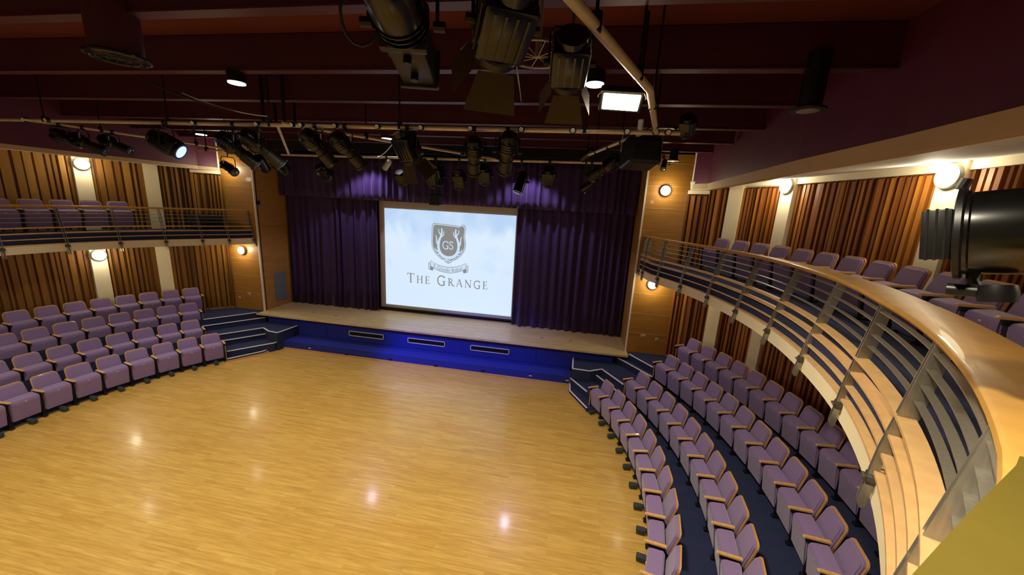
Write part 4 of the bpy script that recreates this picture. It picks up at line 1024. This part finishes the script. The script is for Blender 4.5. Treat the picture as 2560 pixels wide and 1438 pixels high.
# near lantern on the right edge
c = at_d(2572, 578, 2.15)
d = (at_d(2472, 582, 2.15) - c).normalized(); upv = up.copy()
t = thing('spotlight', 'large near black spotlight at the right edge of the picture', 'stage light', c)
M = d.to_track_quat('Z', 'Y').to_matrix().to_4x4()
bm = bmesh.new(); lathe(bm, [(.05, -.25), (.13, -.24), (.148, -.2), (.148, .12), (.155, .125), (.155, .14), (.13, .14)], M, 40); obj('barrel', bm, blackgloss, t, 'auto')
bm = bmesh.new(); lathe(bm, [(.162, .135), (.168, .14), (.168, .155), (.14, .16)], M, 40)
cyl(bm, upv * .165 + d * .145, upv * .20 + d * .13, .018, seg=10); obj('colour_frame', bm, black, t, 'auto')
bm = bmesh.new(); box(bm, (0, 0, .20), (.20, .18, .075), M, .004)
for k in range(3): box(bm, (0, .0, .178 + k * .022), (.206, .186, .006), M)
obj('shutter_box', bm, black, t, 'auto')
dn = -upv
bm = bmesh.new(); tube(bm, [d * .11 + dn * .12, d * .12 + dn * .17, d * .11 + dn * .20, d * .08 + dn * .215], .018, 10)
cyl(bm, d * .05 + dn * .215, d * .18 + dn * .205, .022, seg=12); lathe(bm, [(.045, -.03), (.05, 0), (.045, .03)], Matrix.Translation(d * .065 + dn * .215) @ dn.to_track_quat('Z', 'Y').to_matrix().to_4x4(), 20)
obj('clamp_handle', bm, MATS['black_metal'], t, 'auto')
bm = bmesh.new(); tube(bm, [d * .03 + (-fw) * .15 + upv * .02, d * .0 + (-fw) * .152 + upv * .0, -d * .05 + (-fw) * .15 - upv * .03], .004, 6); obj('safety_wire', bm, cable, t)
bm = bmesh.new(); cyl(bm, -d * .2 + dn * .14, Vector((-d.x * .2, -d.y * .2, BF - c.z)), .03, seg=12); obj('stand', bm, black, t)

# ------------------------------------------------------------------ cables
def cable_o(pts, r, m_, label):
    base = Vector(pts[0]); bm = bmesh.new(); tube(bm, pts, r, 6); return tag(obj('cable', bm, m_, None, True), label, 'cable')
cable_o(sag(at_y(0, 118, 5.2), at_y(320, 178, 5.3), .05) + sag(at_y(320, 178, 5.3), at_y(665, 290, 5.9), .12)[1:], .012, cable, 'long black cable sagging across the ceiling at upper left')
cable_o(sag(at_y(455, 232, 5.55), at_y(668, 291, 5.88), .06), .008, cablew, 'thin pale cable sagging into the front pipe')
cable_o(sag(PIPES['d2'][0].lerp(PIPES['d2'][1], .42), PIPES['back'][0].lerp(PIPES['back'][1], .42), .12), .012, cablew, 'pair of pale cables running into the rear pipe')
cable_o([at_d(852 + 12 * math.cos(0), -20, 2.7)] + [at_d(905 - 55 * math.cos(k * math.pi / 8), 20 + 95 * math.sin(k * math.pi / 8), 2.7) for k in range(9)], .009, cable, 'black cable loop hanging beside the near profile lantern')
cable_o(sag(A['front'][0].lerp(A['front'][1], .962), A['front'][1], -.12), .01, cable, 'dark cable arching to the right end of the front pipe')
for i, (key, s0, s1, dr) in enumerate((('front', .36, .385, .16), ('front', .43, .455, .2), ('front', .555, .58, .15), ('back', .49, .52, .18), ('front', .80, .82, .15), ('back', .88, .91, .2))):
    a, b = PIPES[key]; q0, q1 = a.lerp(b, s0), a.lerp(b, s1)
    cable_o(sag(q0, q1, dr, 10), .007, cable, 'short dark cable loop dangling from a rig pipe, %s from the left' % ORD[i])
# vertical black drop tubes behind the front pipe
for i, px in enumerate((660, 712, 690, 738)):
    a = at_y(px, 305, 6.4 + .5 * (i > 1)); bm = bmesh.new(); cyl(bm, a, (a.x, a.y, 7.66), .03, seg=10)
    tag(obj('drop_tube', bm, black), 'black vertical drop tube holding the front pipe, %s' % ['front left one', 'front right one', 'rear left one', 'rear right one'][i], 'tube', 'black drop tubes')

# ------------------------------------------------------------------ small things
def socket(px, py, label, double=True):
    p = at_y(px, py, 11.95); t = thing('wall_socket', label, 'socket', p, 0)
    bm = bmesh.new(); box(bm, (0, 0, 0), (.15 if double else .09, .016, .09), bev=.006); obj('plate', bm, framem, t)
    bm = bmesh.new()
    for s in ((-.035, .035) if double else (0,)): box(bm, (s, -.009, -.005), (.035, .006, .035)); box(bm, (s, -.009, .028), (.014, .006, .01))
    obj('insert', bm, black, t)
socket(1607.5, 840, 'double wall socket low on the right timber pillar'); socket(1642, 849, 'single wall socket low on the right timber pillar, beside the seats', False)
socket(623, 735, 'double wall socket low on the left timber pillar'); socket(599.5, 744, 'single wall socket low on the left timber pillar, beside the ribbed panel', False)
# draped case on the left balcony
t = thing('covered_case', 'black cloth-covered case standing at the stage end of the left balcony', 'case', (-12.95, 11.1, BF))
bm = bmesh.new(); box(bm, (0, .1, .32), (.5, .9, .5), bev=.06)
for v in bm.verts: v.co += Vector((.02 * math.sin(v.co.z * 17), .03 * math.sin(v.co.x * 13), .03 * math.sin(v.co.y * 9)))
obj('cover', bm, leather, t, 'auto')
bm = bmesh.new()
for x in (-.18, .18):
    for y in (-.25, .45): cyl(bm, (x, y, 0), (x, y, .09), .03, seg=10)
obj('castor', bm, steel, t)
# gaffer marks on the stage
for i, (px, py) in enumerate(((783, 781), (840, 789), (1355, 845), (1426, 852))):
    p = at_z(px, py, 1.022); bm = bmesh.new(); box(bm, (p.x, p.y, 1.024), (.10, .03, .008), bev=.003)
    tag(obj('floor_socket', bm, black), 'small dark flap in the stage deck, %s from the left' % ORD[i], 'socket', 'deck flaps near the stage edge')
# thin red accent at ceiling fittings
lamp('stage_blue_lamp', 'SPOT', at_y(475, 412, 6.9), 2600, (.10, .14, 1), .05, (-3.9, 11.4, .4), 40 * D2R, .7)
